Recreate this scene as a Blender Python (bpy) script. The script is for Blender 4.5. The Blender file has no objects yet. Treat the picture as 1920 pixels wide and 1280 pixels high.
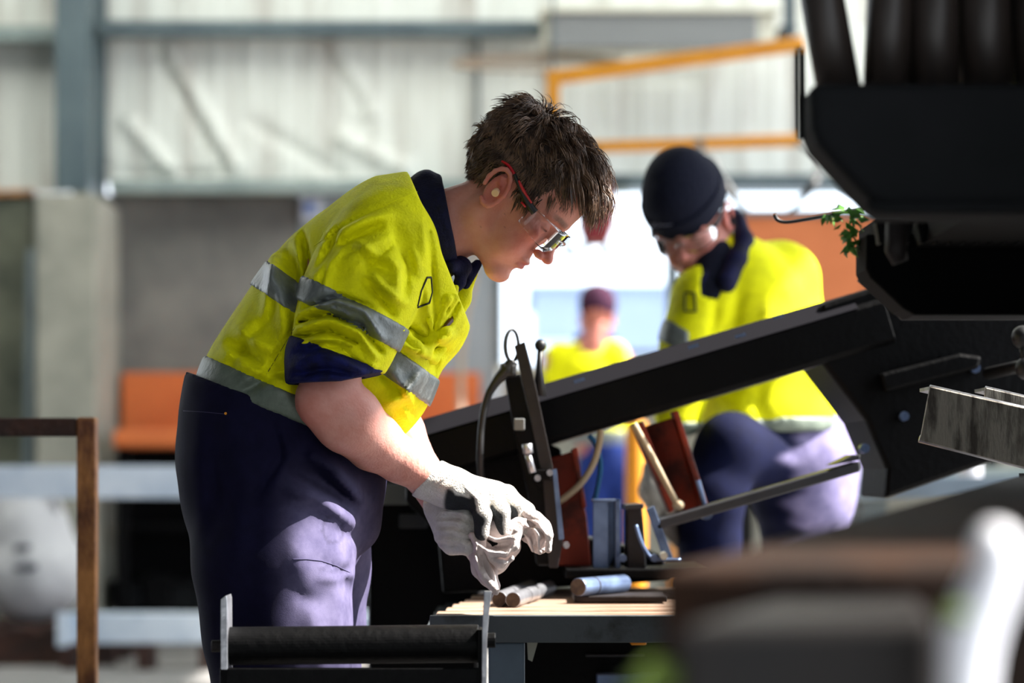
import bpy, math, random
import numpy as np
from mathutils import Vector, Matrix

# ------------------------------------------------------------------ camera, sky, sun, exposure
SC = bpy.context.scene
COL = SC.collection
F = 4533.0            # focal length in pixels of the 1920 px frame (85 mm on 36 mm)
HOR = 895.0           # row of the horizon
CH = 0.93             # camera height
cam_d = bpy.data.cameras.new('camera'); cam = bpy.data.objects.new('camera', cam_d); COL.objects.link(cam)
cam.location = (0, 0, CH); cam.rotation_euler = (math.pi/2, 0, 0)
cam_d.lens = 85; cam_d.sensor_width = 36; cam_d.shift_y = (HOR-640)/1920
cam_d.clip_start = 0.05; cam_d.clip_end = 300
cam_d.dof.use_dof = True; cam_d.dof.focus_distance = 3.66; cam_d.dof.aperture_fstop = 2.7
SC.camera = cam
SC.view_settings.view_transform = 'Standard'; SC.view_settings.look = 'None'
SC.view_settings.exposure = 1.15; SC.view_settings.gamma = 1.0; SC.view_settings.use_curve_mapping = False
w = bpy.data.worlds.new('sky'); SC.world = w; w.use_nodes = True
bg = w.node_tree.nodes['Background']; bg.inputs[0].default_value = (0.84, 0.91, 1.0, 1); bg.inputs[1].default_value = 1.7
sun_d = bpy.data.lights.new('sun', 'SUN'); sun = bpy.data.objects.new('sun', sun_d); COL.objects.link(sun)
sun_d.energy = 10.0; sun_d.angle = math.radians(0.6); sun_d.color = (1.0, 0.95, 0.88)
SUN_EL, SUN_AZ = 48, 3          # azimuth measured from +x towards +y
sd = Vector((math.cos(math.radians(SUN_EL))*math.cos(math.radians(SUN_AZ)), math.cos(math.radians(SUN_EL))*math.sin(math.radians(SUN_AZ)), math.sin(math.radians(SUN_EL))))
sun.rotation_euler = sd.to_track_quat('Z', 'Y').to_euler()
sun.location = (6, 4, 8)

random.seed(7); RNG = np.random.default_rng(11)

def at(u, v, Y):
    """point seen at photograph pixel (u, v) at distance Y"""
    return np.array([(u-960)/F*Y, Y, CH-(v-HOR)/F*Y])
def lin(r, g, b):
    f = lambda c: (c/255/12.92) if c <= 10 else ((c/255+0.055)/1.055)**2.4
    return (f(r), f(g), f(b), 1)

# ------------------------------------------------------------------ materials
MATS = {}
def mat(name, col, rough=0.6, metal=0.0, col2=None, scale=8, amount=1.0, bump=0.0, bscale=60, stretch=(1,1,1), attr=False,
        sheen=0.0, spec=0.5, sss=0.0, contrast=(0.35,0.65), bstretch=None):
    m = bpy.data.materials.new(name); m.use_nodes = True; nt = m.node_tree; N = nt.nodes; L = nt.links
    b = N['Principled BSDF']; b.inputs['Roughness'].default_value = rough; b.inputs['Metallic'].default_value = metal
    b.inputs['Base Color'].default_value = col; b.inputs['Specular IOR Level'].default_value = spec
    if sheen: b.inputs['Sheen Weight'].default_value = sheen
    if sss: b.inputs['Subsurface Weight'].default_value = sss; b.inputs['Subsurface Radius'].default_value = (.012,.005,.003); b.inputs['Subsurface Scale'].default_value = 1
    tc = N.new('ShaderNodeTexCoord'); out = None
    base = None
    if attr:
        a = N.new('ShaderNodeVertexColor'); a.layer_name = 'Col'; base = a.outputs[0]; L.new(base, b.inputs['Base Color'])
    if col2 is not None:
        mp = N.new('ShaderNodeMapping'); mp.inputs['Scale'].default_value = stretch; L.new(tc.outputs['Object'], mp.inputs[0])
        n = N.new('ShaderNodeTexNoise'); n.inputs['Scale'].default_value = scale; n.inputs['Detail'].default_value = 6; n.inputs['Roughness'].default_value = .6
        L.new(mp.outputs[0], n.inputs[0])
        r = N.new('ShaderNodeMapRange'); r.inputs[1].default_value = contrast[0]; r.inputs[2].default_value = contrast[1]; r.inputs[4].default_value = amount; r.clamp = True
        L.new(n.outputs[0], r.inputs[0])
        mx = N.new('ShaderNodeMix'); mx.data_type = 'RGBA'; L.new(r.outputs[0], mx.inputs[0])
        mx.inputs[6].default_value = col; mx.inputs[7].default_value = col2
        if base is not None:
            mx.blend_type = 'MULTIPLY'; L.new(base, mx.inputs[6])
        L.new(mx.outputs[2], b.inputs['Base Color'])
    if bump:
        mp2 = N.new('ShaderNodeMapping'); mp2.inputs['Scale'].default_value = bstretch or stretch; L.new(tc.outputs['Object'], mp2.inputs[0])
        n2 = N.new('ShaderNodeTexNoise'); n2.inputs['Scale'].default_value = bscale; n2.inputs['Detail'].default_value = 4
        L.new(mp2.outputs[0], n2.inputs[0])
        bp = N.new('ShaderNodeBump'); bp.inputs['Strength'].default_value = bump; bp.inputs['Distance'].default_value = 0.01
        L.new(n2.outputs[0], bp.inputs['Height']); L.new(bp.outputs[0], b.inputs['Normal'])
    MATS[name] = m
    return m

mat('wrap_white', lin(214,216,208), .5, col2=lin(160,152,142), scale=1.4, stretch=(3.5,1,.45), bump=.5, bscale=3, contrast=(.5,.75), bstretch=(4,1,1))
mat('steel_paint', lin(82,96,100), .45, col2=lin(66,80,86), scale=3)
mat('steel_paint_light', lin(140,152,148), .45, col2=lin(115,128,126), scale=3)
mat('concrete', lin(150,148,136), .85, col2=lin(122,122,112), scale=3, bump=.3, bscale=20)
mat('concrete_dark', lin(118,116,110), .85, col2=lin(86,86,84), scale=2.2, bump=.3, bscale=20)
mat('concrete_green', lin(112,114,98), .85, col2=lin(66,70,60), scale=2.2, bump=.3, bscale=20)
mat('board_orange', lin(198,104,48), .6, col2=lin(176,88,38), scale=2.5, bump=.15, bscale=30)
mat('board_brown', lin(178,104,64), .65, spec=.2, col2=lin(166,94,56), scale=2.5)
mat('floor', lin(128,126,124), .7, col2=lin(96,94,92), scale=1.2, bump=.2, bscale=10)
mat('galv', lin(226,236,246), .45, .05, col2=lin(180,196,214), scale=3)
mat('pale_panel', lin(150,156,160), .6, col2=lin(128,136,142), scale=1.2)
mat('unit_grey', lin(112,114,114), .5)
mat('unit_cream', lin(190,188,172), .5)
mat('crane_yellow', lin(212,142,4), .45, col2=lin(196,126,4), scale=4)
mat('orange_paint', lin(235,150,20), .45)
mat('black_paint', lin(7,7,8), .5, spec=.12, col2=lin(4,4,5), scale=12, bump=.15, bscale=80)
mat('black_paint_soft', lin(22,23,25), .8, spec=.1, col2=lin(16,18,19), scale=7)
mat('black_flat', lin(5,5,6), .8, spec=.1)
mat('dark_pipe', lin(34,31,30), .45, col2=lin(52,42,36), scale=5, stretch=(6,6,.4))
mat('dark_grey', lin(44,45,49), .5, col2=lin(50,50,54), scale=20)
mat('rust', lin(200,136,76), .6, col2=lin(96,50,26), scale=14, bump=.5, bscale=60, stretch=(1,1,.5), contrast=(.4,.62))
mat('rust_dark', lin(70,38,24), .7, col2=lin(36,20,16), scale=14, bump=.5, bscale=60)
mat('rusty_beam', lin(50,31,19), .75, spec=.1, col2=lin(22,17,15), scale=7, bump=.3, bscale=50)
mat('bow_lit_strip', lin(27,26,31), .85, spec=.1)  # lighter black: skylight caught by the bow's chamfer, painted in
mat('cuff_navy', lin(20,26,88), .8, col2=lin(12,14,44), scale=40, bump=.2, bscale=260, spec=.2)
mat('dark_billet', lin(13,11,11), .55, spec=.22, col2=lin(20,14,11), scale=7)
mat('strap_green', lin(78,98,20), .7)
mat('mill_steel', lin(44,41,43), .55, .0, spec=.25, col2=lin(36,30,28), scale=6, bump=.2, bscale=50)
mat('bright_steel', lin(190,192,198), .32, .75, col2=lin(150,150,156), scale=30, bump=.1, bscale=100)
mat('rod_end', lin(86,72,60), .6, .3, col2=lin(60,48,40), scale=90)
mat('blue_steel', lin(120,140,175), .35, .6, col2=lin(80,95,125), scale=14)
mat('brushed', lin(186,178,164), .5, .1, col2=lin(92,84,76), scale=9, stretch=(5,1,1.1), bump=.2, bscale=90, contrast=(.45,.62))
mat('table_steel', lin(74,80,84), .5, .2, col2=lin(38,40,40), scale=10, bump=.2, bscale=40, contrast=(.55,.7))
mat('table_leg', lin(92,108,122), .5, .1, col2=lin(74,88,100), scale=5)
mat('plank', lin(160,138,120), .7, col2=lin(112,80,56), scale=7, stretch=(.8,3,3), bump=.3, bscale=40, bstretch=(.5,6,6))
mat('red_primer', lin(168,58,28), .55, col2=lin(96,34,18), scale=12, contrast=(.45,.6))
mat('tan_hose', lin(170,150,120), .6)
mat('black_rubber', lin(18,18,20), .5)
mat('cyan_hose', lin(20,100,150), .5)
mat('leaf', lin(96,160,56), .6, col2=lin(60,110,36), scale=60)
mat('red_plastic', lin(190,16,30), .35)
mat('dark_red', lin(120,18,28), .4)
mat('white_paint', lin(215,215,220), .4, col2=lin(190,190,198), scale=10)
mat('bag', lin(176,176,178), .8, col2=lin(168,168,170), scale=4, bump=.3, bscale=12)
mat('bag_print', lin(70,72,80), .8)
mat('poster', lin(200,205,215), .7)
mat('poster_blue', lin(40,90,170), .7)
mat('cable_brown', lin(140,122,104), .6)
mat('facade', lin(148,160,184), .8, col2=lin(140,152,176), scale=1)
mat('asphalt', lin(150,155,160), .9)
mat('hivis', lin(240,238,2), .75, col2=lin(214,212,2), scale=22, bump=.25, bscale=260, sheen=0.0, spec=.2, contrast=(.45,.7))
mat('reflective', lin(128,134,132), .45, .1, col2=lin(100,106,104), scale=30, bump=.2, bscale=120)
mat('reflective_hem', lin(112,122,108), .5, .1, col2=lin(88,98,86), scale=30, bump=.2, bscale=120)
mat('navy', lin(15,17,56), .8, col2=lin(9,9,32), scale=30, bump=.25, bscale=260, spec=.2)
mat('navy_blue', lin(26,50,120), .8, col2=lin(20,36,90), scale=12, bump=.2, bscale=200, spec=.2)
mat('trousers', lin(40,38,74), .85, bump=.12, bscale=900, attr=True, col2=lin(205,205,215), scale=30, spec=.15, amount=1)
mat('beanie_black', lin(14,17,34), .9, bump=.6, bscale=220, stretch=(1,1,.3), spec=.2)
mat('beanie_plum', lin(62,30,52), .9, bump=.6, bscale=120, spec=.2)
mat('skin', lin(205,140,120), .5, attr=True, col2=lin(246,232,228), scale=45, sss=.12, spec=.35, bump=.12, bscale=260)
mat('glove', lin(225,222,214), .8, attr=True, col2=lin(236,234,230), scale=60, bump=.5, bscale=330, spec=.3)
mat('rag', lin(226,214,210), .9, col2=lin(196,180,176), scale=18, bump=.3, bscale=160, spec=.2)
mat('foam', lin(232,190,150), .8)
mat('hair', lin(66,46,34), .4, col2=lin(128,98,74), scale=55, stretch=(1,1,1), spec=.5, contrast=(.4,.6))
mat('hair_base', lin(44,31,24), .8)
mat('stitch_dark', lin(40,44,22), .8)
mat('pen', lin(70,20,14), .4)
mat('seam_thread', lin(66,60,96), .8)
mat('logo_thread', lin(150,150,170), .8)
mat('boot', lin(60,44,32), .6)
# clear plastic
def clear(name, tint, gloss=.12):
    m = bpy.data.materials.new(name); m.use_nodes = True; nt = m.node_tree; nt.nodes.clear()
    o = nt.nodes.new('ShaderNodeOutputMaterial'); t = nt.nodes.new('ShaderNodeBsdfTransparent'); t.inputs[0].default_value = tint
    g = nt.nodes.new('ShaderNodeBsdfGlossy'); g.inputs['Roughness'].default_value = .04
    fr = nt.nodes.new('ShaderNodeFresnel'); fr.inputs[0].default_value = 1.28
    ad = nt.nodes.new('ShaderNodeMath'); ad.operation = 'ADD'; ad.inputs[1].default_value = gloss; ad.use_clamp = True
    mx = nt.nodes.new('ShaderNodeMixShader'); L = nt.links
    L.new(fr.outputs[0], ad.inputs[0]); L.new(ad.outputs[0], mx.inputs[0]); L.new(t.outputs[0], mx.inputs[1]); L.new(g.outputs[0], mx.inputs[2]); L.new(mx.outputs[0], o.inputs[0])
    MATS[name] = m
clear('lens_clear', (.96,.97,.98,1), .0)
m = bpy.data.materials.new('skylight_sheet'); m.use_nodes = True; nt = m.node_tree; nt.nodes.clear()
o = nt.nodes.new('ShaderNodeOutputMaterial'); t = nt.nodes.new('ShaderNodeBsdfTranslucent'); t.inputs[0].default_value = (.62,.63,.61,1); nt.links.new(t.outputs[0], o.inputs[0]); MATS['skylight_sheet'] = m
clear('pane', (.95,.98,1,1), .0)

# ------------------------------------------------------------------ object helpers
ORG = {}
def tag(o, label=None, cat=None, group=None, kind=None):
    if label: o['label'] = label
    if cat: o['category'] = cat
    if group: o['group'] = group
    if kind: o['kind'] = kind
    return o
def empty(name, loc, label, cat, group=None):
    o = bpy.data.objects.new(name, None); COL.objects.link(o); o.location = Vector([float(c) for c in loc]); o.empty_display_size = .05
    ORG[o] = np.array(loc, float)
    return tag(o, label, cat, group)
def link(name, V, Fc, material, parent=None, smooth=False, bevel=0.0, col=None, seg=2, autosmooth=None):
    V = np.asarray(V, float).reshape(-1, 3)
    lo, hi = V.min(0), V.max(0)
    org = (lo+hi)/2
    if parent is None: org = np.array([org[0], org[1], lo[2]])
    me = bpy.data.meshes.new(name)
    me.from_pydata((V-org).tolist(), [], [list(map(int, f)) for f in Fc] if not isinstance(Fc, np.ndarray) else Fc.tolist())
    me.materials.append(MATS[material])
    if smooth: me.polygons.foreach_set('use_smooth', [True]*len(me.polygons))
    me.update()
    if col is not None:
        ca = me.color_attributes.new('Col', 'FLOAT_COLOR', 'POINT'); ca.data.foreach_set('color', np.asarray(col, np.float32).ravel())
    o = bpy.data.objects.new(name, me); COL.objects.link(o)
    ORG[o] = org
    if parent is not None:
        o.parent = parent; o.location = Vector((org-ORG[parent]).tolist())
    else: o.location = Vector(org.tolist())
    if bevel:
        b = o.modifiers.new('bevel', 'BEVEL'); b.width = bevel; b.segments = seg; b.limit_method = 'ANGLE'; b.angle_limit = math.radians(35); b.harden_normals = False
    return o

class MB:
    def __init__(s): s.v = []; s.f = []
    def add(s, V, Fc):
        n = len(s.v); s.v.extend([tuple(map(float, p)) for p in V]); s.f.extend([tuple(int(i)+n for i in f) for f in Fc]); return s
    def box(s, lo, hi):
        (a,b,c),(d,e,g) = lo, hi
        return s.add([(a,b,c),(d,b,c),(d,e,c),(a,e,c),(a,b,g),(d,b,g),(d,e,g),(a,e,g)], [(0,3,2,1),(4,5,6,7),(0,1,5,4),(1,2,6,5),(2,3,7,6),(3,0,4,7)])
    def pbox(s, u0, v0, u1, v1, Y0, Y1):
        """box whose front face covers pixels u0..u1, v0..v1 at distance Y0 and runs back to Y1"""
        a = at(u0, v1, Y0); b = at(u1, v0, Y0)
        return s.box((a[0], Y0, a[2]), (b[0], Y1, b[2]))
    def prism(s, pts, Y0, Y1):
        """pixel polygon at distance Y0 pushed straight back to Y1"""
        P = [at(u, v, Y0) for u, v in pts]
        ar = sum(P[i][0]*P[(i+1)%len(P)][2]-P[(i+1)%len(P)][0]*P[i][2] for i in range(len(P)))
        if ar < 0: P = P[::-1]
        n = len(P); V = [tuple(p) for p in P]+[(p[0], Y1, p[2]) for p in P]
        Fc = [tuple(range(n)), tuple(range(2*n-1, n-1, -1))]+[(i, i+n, (i+1)%n+n, (i+1)%n) for i in range(n)]
        return s.add(V, Fc)
    def bar(s, a, b, w, h, up=(0,0,1)):
        a, b = np.array(a, float), np.array(b, float); d = (b-a)/np.linalg.norm(b-a)
        up = np.array(up, float); sx = np.cross(d, up); sx /= np.linalg.norm(sx); uz = np.cross(sx, d)
        V = []
        for p in (a, b):
            for i, j in ((-1,-1),(1,-1),(1,1),(-1,1)): V.append(p+sx*i*w/2+uz*j*h/2)
        return s.add(V, [(0,1,2,3),(7,6,5,4),(0,4,5,1),(1,5,6,2),(2,6,7,3),(3,7,4,0)])
    def tube(s, pts, r, n=12, cap=True, smooth_path=True, sy=1.0):
        P = np.array(pts, float)
        R = np.array([r]*len(P) if np.isscalar(r) else r, float)
        if smooth_path and len(P) > 2: P, R = catmull(P, R, 6)
        T = np.gradient(P, axis=0); T /= np.linalg.norm(T, axis=1)[:,None]+1e-12
        up = np.array([0,0,1.]) if abs(T[0][2]) < .9 else np.array([0,1.,0])
        V = []
        nrm = np.cross(T[0], up); nrm /= np.linalg.norm(nrm)
        for i in range(len(P)):
            nrm = nrm-T[i]*np.dot(nrm, T[i]); nrm /= np.linalg.norm(nrm); bn = np.cross(T[i], nrm)
            for k in range(n):
                a = 2*math.pi*k/n; V.append(P[i]+R[i]*(math.cos(a)*nrm+math.sin(a)*bn*sy))
        Fc = [(i*n+k, i*n+(k+1)%n, (i+1)*n+(k+1)%n, (i+1)*n+k) for i in range(len(P)-1) for k in range(n)]
        if cap: Fc += [tuple(range(n-1, -1, -1)), tuple(range((len(P)-1)*n, len(P)*n))]
        return s.add(V, Fc)
    def sphere(s, c, r, n=16, m=10, sc=(1,1,1)):
        V = [np.array(c)+np.array([0,0,r*sc[2]])]
        for i in range(1, m):
            t = math.pi*i/m
            for k in range(n):
                a = 2*math.pi*k/n; V.append(np.array(c)+r*np.array([math.sin(t)*math.cos(a)*sc[0], math.sin(t)*math.sin(a)*sc[1], math.cos(t)*sc[2]]))
        V.append(np.array(c)-np.array([0,0,r*sc[2]]))
        Fc = [(0, 1+k, 1+(k+1)%n) for k in range(n)]
        for i in range(m-2):
            for k in range(n): Fc.append((1+i*n+k, 1+(i+1)*n+k, 1+(i+1)*n+(k+1)%n, 1+i*n+(k+1)%n))
        e = 1+(m-1)*n
        Fc += [(e, 1+(m-2)*n+(k+1)%n, 1+(m-2)*n+k) for k in range(n)]
        return s.add(V, Fc)
    def build(s, name, material, parent=None, smooth=False, bevel=0.0, **k): return link(name, s.v, s.f, material, parent, smooth, bevel, **k)

def catmull(P, R, sub):
    out, ro = [], []
    n = len(P)
    for i in range(n-1):
        p0, p1, p2, p3 = P[max(i-1,0)], P[i], P[i+1], P[min(i+2,n-1)]
        for k in range(sub):
            t = k/sub
            out.append(.5*((2*p1)+(-p0+p2)*t+(2*p0-5*p1+4*p2-p3)*t*t+(-p0+3*p1-3*p2+p3)*t**3)); ro.append(R[i]*(1-t)+R[i+1]*t)
    out.append(P[-1]); ro.append(R[-1])
    return np.array(out), np.array(ro)

# ------------------------------------------------------------------ implicit surfaces for bodies and cloth
def sstep(a, b, x):
    t = np.clip((x-a)/(b-a), 0, 1); return t*t*(3-2*t)
def vnoise(X, Y, Z, seed=0):
    """cheap smooth noise from sines"""
    r = np.random.default_rng(seed); o = 0
    for i in range(5):
        k = r.normal(size=3); k /= np.linalg.norm(k); ph = r.uniform(0, 6.28); q = r.normal(size=3)*.5
        o = o+np.sin(X*k[0]+Y*k[1]+Z*k[2]+ph+1.3*np.sin(X*q[0]+Y*q[1]+Z*q[2]))
    return o/5
class Frame:
    def __init__(s, O, R): s.O = np.array(O, float); s.R = np.array(R, float)   # columns of R = local axes in the world
    def __call__(s, p): return s.O+s.R@np.array(p, float)
class SDF:
    def __init__(s, lo, hi, res, fine=None, fres=None):
        s.ax = []
        for i in range(3):
            if fine is None: a = np.arange(lo[i], hi[i]+res, res)
            else:
                a = np.concatenate([np.arange(lo[i], fine[0][i], res), np.arange(fine[0][i], fine[1][i], fres), np.arange(fine[1][i], hi[i]+res, res)])
            s.ax.append(a.astype(np.float32))
        s.V = np.full([len(a) for a in s.ax], .5, np.float32); s.fr = Frame((0,0,0), np.eye(3)); s.res = res
    def clone(s):
        c = SDF.__new__(SDF); c.ax = s.ax; c.V = s.V.copy(); c.fr = s.fr; c.res = s.res; return c
    def sub(s, lo, hi):
        sl = tuple(slice(max(int(np.searchsorted(a, lo[i]))-1, 0), int(np.searchsorted(a, hi[i]))+1) for i, a in enumerate(s.ax))
        X, Y, Z = np.meshgrid(*[a[q] for a, q in zip(s.ax, sl)], indexing='ij', sparse=True)
        return sl, X, Y, Z
    def comb(s, sl, d, mode, k):
        a = s.V[sl]
        if mode == 'u':
            h = np.clip(.5+.5*(a-d)/k, 0, 1); s.V[sl] = a*(1-h)+d*h-k*h*(1-h)
        elif mode == 's':
            d = -d; h = np.clip(.5+.5*(d-a)/k, 0, 1); s.V[sl] = a*(1-h)+d*h+k*h*(1-h)
    def cap(s, a, b, r1, r2=None, ys=1.0, k=.01, mode='u'):
        r2 = r1 if r2 is None else r2
        a, b = s.fr(a), s.fr(b); m = max(r1, r2)
        pad = np.array([m, m*ys, m])+k+2.2*s.res
        sl, X, Y, Z = s.sub(np.minimum(a,b)-pad, np.maximum(a,b)+pad)
        ba = (b-a)*np.array([1,1/ys,1]); bb = max(float(ba@ba), 1e-9)
        px, py, pz = X-a[0], (Y-a[1])/ys, Z-a[2]
        h = np.clip((px*ba[0]+py*ba[1]+pz*ba[2])/bb, 0, 1)
        d = np.sqrt((px-ba[0]*h)**2+(py-ba[1]*h)**2+(pz-ba[2]*h)**2)-(r1+(r2-r1)*h)
        s.comb(sl, d, mode, k); return s
    def chain(s, pts, k=.01, mode='u'):
        """pts: (point, radius[, ys])"""
        for p, q in zip(pts[:-1], pts[1:]):
            s.cap(p[0], q[0], p[1], q[1], ((p[2] if len(p) > 2 else 1)+(q[2] if len(q) > 2 else 1))/2, k, mode)
        return s
    def ell(s, c, r, rot=None, k=.01, mode='u'):
        """ellipsoid, axes along the current frame (and an extra local rotation)"""
        R = s.fr.R if rot is None else s.fr.R@np.array(rot)
        c = s.fr(c); r = np.array(r, float); m = r.max()+k+2.2*s.res
        sl, X, Y, Z = s.sub(c-m, c+m)
        x, y, z = X-c[0], Y-c[1], Z-c[2]
        l = [x*R[0,i]+y*R[1,i]+z*R[2,i] for i in range(3)]
        k0 = np.sqrt(sum((l[i]/r[i])**2 for i in range(3))); k1 = np.sqrt(sum((l[i]/r[i]**2)**2 for i in range(3)))+1e-9
        s.comb(sl, (k0*(k0-1)/k1).astype(np.float32), mode, k); return s
    def half(s, n, p, k=0.0):
        """keep the side the normal n points away from"""
        n = np.array(n, float); n /= np.linalg.norm(n)
        X, Y, Z = np.meshgrid(*s.ax, indexing='ij', sparse=True)
        d = ((X-p[0])*n[0]+(Y-p[1])*n[1]+(Z-p[2])*n[2]).astype(np.float32)
        if k:
            a = s.V; h = np.clip(.5+.5*(d-a)/k, 0, 1); s.V = a*(1-h)+d*h+k*h*(1-h)
        else: s.V = np.maximum(s.V, d)
        return s
    def fold(s, pts, rad, amp, Y0, ymask=(-.02,.03), side=-1):
        """a ridge (amp > 0) or groove (amp < 0) that runs along a path on the side facing the lens; rad in pixels"""
        q = np.array(pts, float)
        c = np.array([at(u, v, Y0) for u, v in pts]); pad = rad*2.6*Y0/F+.02
        lo = c.min(0)-pad; hi = c.max(0)+pad; lo[1], hi[1] = s.ax[1][0], s.ax[1][-1]
        sl, X, Y, Z = s.sub(lo, hi)
        U = 960+F*X/Y0+0*Y+0*Z; Vv = HOR-F*(Z-CH)/Y0+0*X+0*Y
        U = U[:, :1, :]; Vv = Vv[:, :1, :]
        best = np.full(U.shape, 1e9)
        L = np.linalg.norm(np.diff(q, axis=0), axis=1); tot = L.sum(); acc = 0; tb = np.zeros(U.shape)
        for (a, b, l) in zip(q[:-1], q[1:], L):
            d = b-a; h = np.clip(((U-a[0])*d[0]+(Vv-a[1])*d[1])/(d@d), 0, 1)
            dist = (U-a[0]-d[0]*h)**2+(Vv-a[1]-d[1]*h)**2
            m = dist < best; tb = np.where(m, (acc+l*h)/tot, tb); best = np.where(m, dist, best); acc += l
        prof = np.exp(-best/(rad*rad))*(np.sin(np.pi*np.clip(tb*.86+.07, 0, 1))**.6)
        mask = 1-sstep(Y0+ymask[0], Y0+ymask[1], Y)
        s.V[sl] = s.V[sl]-(amp*prof*mask).astype(np.float32); return s
    def noise(s, amp, scale, seed=0, stretch=(1,1,1)):
        X, Y, Z = np.meshgrid(*s.ax, indexing='ij', sparse=True)
        band = np.abs(s.V) < .03
        i = np.nonzero(band)
        x, y, z = s.ax[0][i[0]], s.ax[1][i[1]], s.ax[2][i[2]]
        s.V[i] -= (amp*vnoise(x*scale*stretch[0], y*scale*stretch[1], z*scale*stretch[2], seed)).astype(np.float32); return s
    def grow(s, d): s.V = s.V-np.float32(d); return s
    def minus(s, o, d=0.0): s.V = np.maximum(s.V, -(o.V-np.float32(d))); return s
    def also(s, o, k=.004):
        h = np.clip(.5+.5*(s.V-o.V)/k, 0, 1); s.V = s.V*(1-h)+o.V*h-k*h*(1-h); return s
    def mesh(s):
        V = s.V.copy()
        V[0]=V[-1]=.5; V[:,0]=V[:,-1]=.5; V[:,:,0]=V[:,:,-1]=.5
        ins = V < 0
        cnt = np.zeros([n-1 for n in V.shape], np.int8)
        offs = [(i,j,k) for i in (0,1) for j in (0,1) for k in (0,1)]
        sh = V.shape
        for (i,j,k) in offs: cnt += ins[i:sh[0]-1+i, j:sh[1]-1+j, k:sh[2]-1+k]
        act = np.nonzero((cnt > 0) & (cnt < 8)); n = len(act[0])
        idx = np.full(cnt.shape, -1, np.int32); idx[act] = np.arange(n)
        cv = np.stack([V[act[0]+i, act[1]+j, act[2]+k] for (i,j,k) in offs], 1)
        C = np.array(offs, np.float32); pos = np.zeros((n,3), np.float32); w = np.zeros(n, np.float32)
        for a in range(8):
            for b in range(a+1, 8):
                if np.abs(C[a]-C[b]).sum() == 1:
                    m = (cv[:,a] < 0) != (cv[:,b] < 0); t = cv[m,a]/(cv[m,a]-cv[m,b])
                    pos[m] += C[a]+t[:,None]*(C[b]-C[a]); w[m] += 1
        pos /= w[:,None]
        P = np.stack([s.ax[d][act[d]]+pos[:,d]*(s.ax[d][act[d]+1]-s.ax[d][act[d]]) for d in range(3)], 1)
        Q = []
        for d in range(3):
            a = [slice(None)]*3; b = [slice(None)]*3; a[d] = slice(0,-1); b[d] = slice(1,None)
            A, B = ins[tuple(a)], ins[tuple(b)]
            for flip in (0, 1):
                e = np.nonzero((A & ~B) if not flip else (~A & B)); e = list(e)
                o1, o2 = [(1,2),(2,0),(0,1)][d]
                def cell(p, q):
                    c = [x.copy() for x in e]; c[o1] -= p; c[o2] -= q; return idx[c[0], c[1], c[2]]
                q4 = np.stack([cell(1,1), cell(0,1), cell(0,0), cell(1,0)], 1)
                Q.append(q4[:, ::-1] if flip else q4)
        return P.astype(float), np.concatenate(Q)
def vnormals(P, Q):
    n = np.cross(P[Q[:,2]]-P[Q[:,0]], P[Q[:,3]]-P[Q[:,1]]); N = np.zeros_like(P)
    for k in range(4): np.add.at(N, Q[:,k], n)
    return N/(np.linalg.norm(N, axis=1)[:,None]+1e-12)
def relax(P, Q, it=2, lam=.5):
    for _ in range(it):
        A = np.zeros_like(P); c = np.zeros(len(P))
        for k in range(4):
            np.add.at(A, Q[:,k], P[Q[:,(k+1)%4]]+P[Q[:,(k-1)%4]]); np.add.at(c, Q[:,k], 2)
        P = P+lam*(A/c[:,None]-P)
    return P
def build_sdf(s, name, material, parent=None, it=1, colf=None):
    P, Q = s.mesh()
    if not len(P): print('EMPTY', name); raise ValueError(name)
    P = relax(P, Q, it)
    col = None
    if colf is not None: col = colf(P, vnormals(P, Q))
    return link(name, P, Q, material, parent, smooth=True, col=col)

# ================================================================== THE SETTING
def struct(name, o): o.name = name; o['kind'] = 'structure'; return o
m = MB(); m.box((-14, 1.0, -.1), (14, 14.3, 0)); struct('floor', m.build('floor', 'floor'))
m = MB(); m.box((-14, -6, 5.0), (3.40, 4.85, 5.15)); m.box((-14, 4.85, 5.0), (3.88, 9.6, 5.15)); m.box((-14, 13.4, 5.0), (14, 14.3, 5.15)); ceil_ = struct('ceiling', m.build('ceiling', 'unit_grey'))  # unseen roof, its open edge stepped out to shade the second man
for k in range(7):  # unseen skylight sheets, added to wash the far wall with light
    m = MB(); x = -14+k*2.45; m.box((x, 9.5, 5.16+.002*(k%2)), (x+2.47, 13.5, 5.165+.002*(k%2))); m.build('skylight_sheet', 'skylight_sheet', ceil_)
m = MB(); m.box((-14.2, -6, 0), (-14, 14.3, 5.15)); struct('wall_left', m.build('wall_left', 'unit_grey'))
m = MB(); m.box((-14, -6.2, 0), (3.17, -6, 5.15)); struct('wall_front', m.build('wall_front', 'unit_grey'))
m = MB(); m.box((-60, -60, -.15), (60, 90, -.11)); struct('ground', m.build('ground', 'asphalt'))

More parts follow.
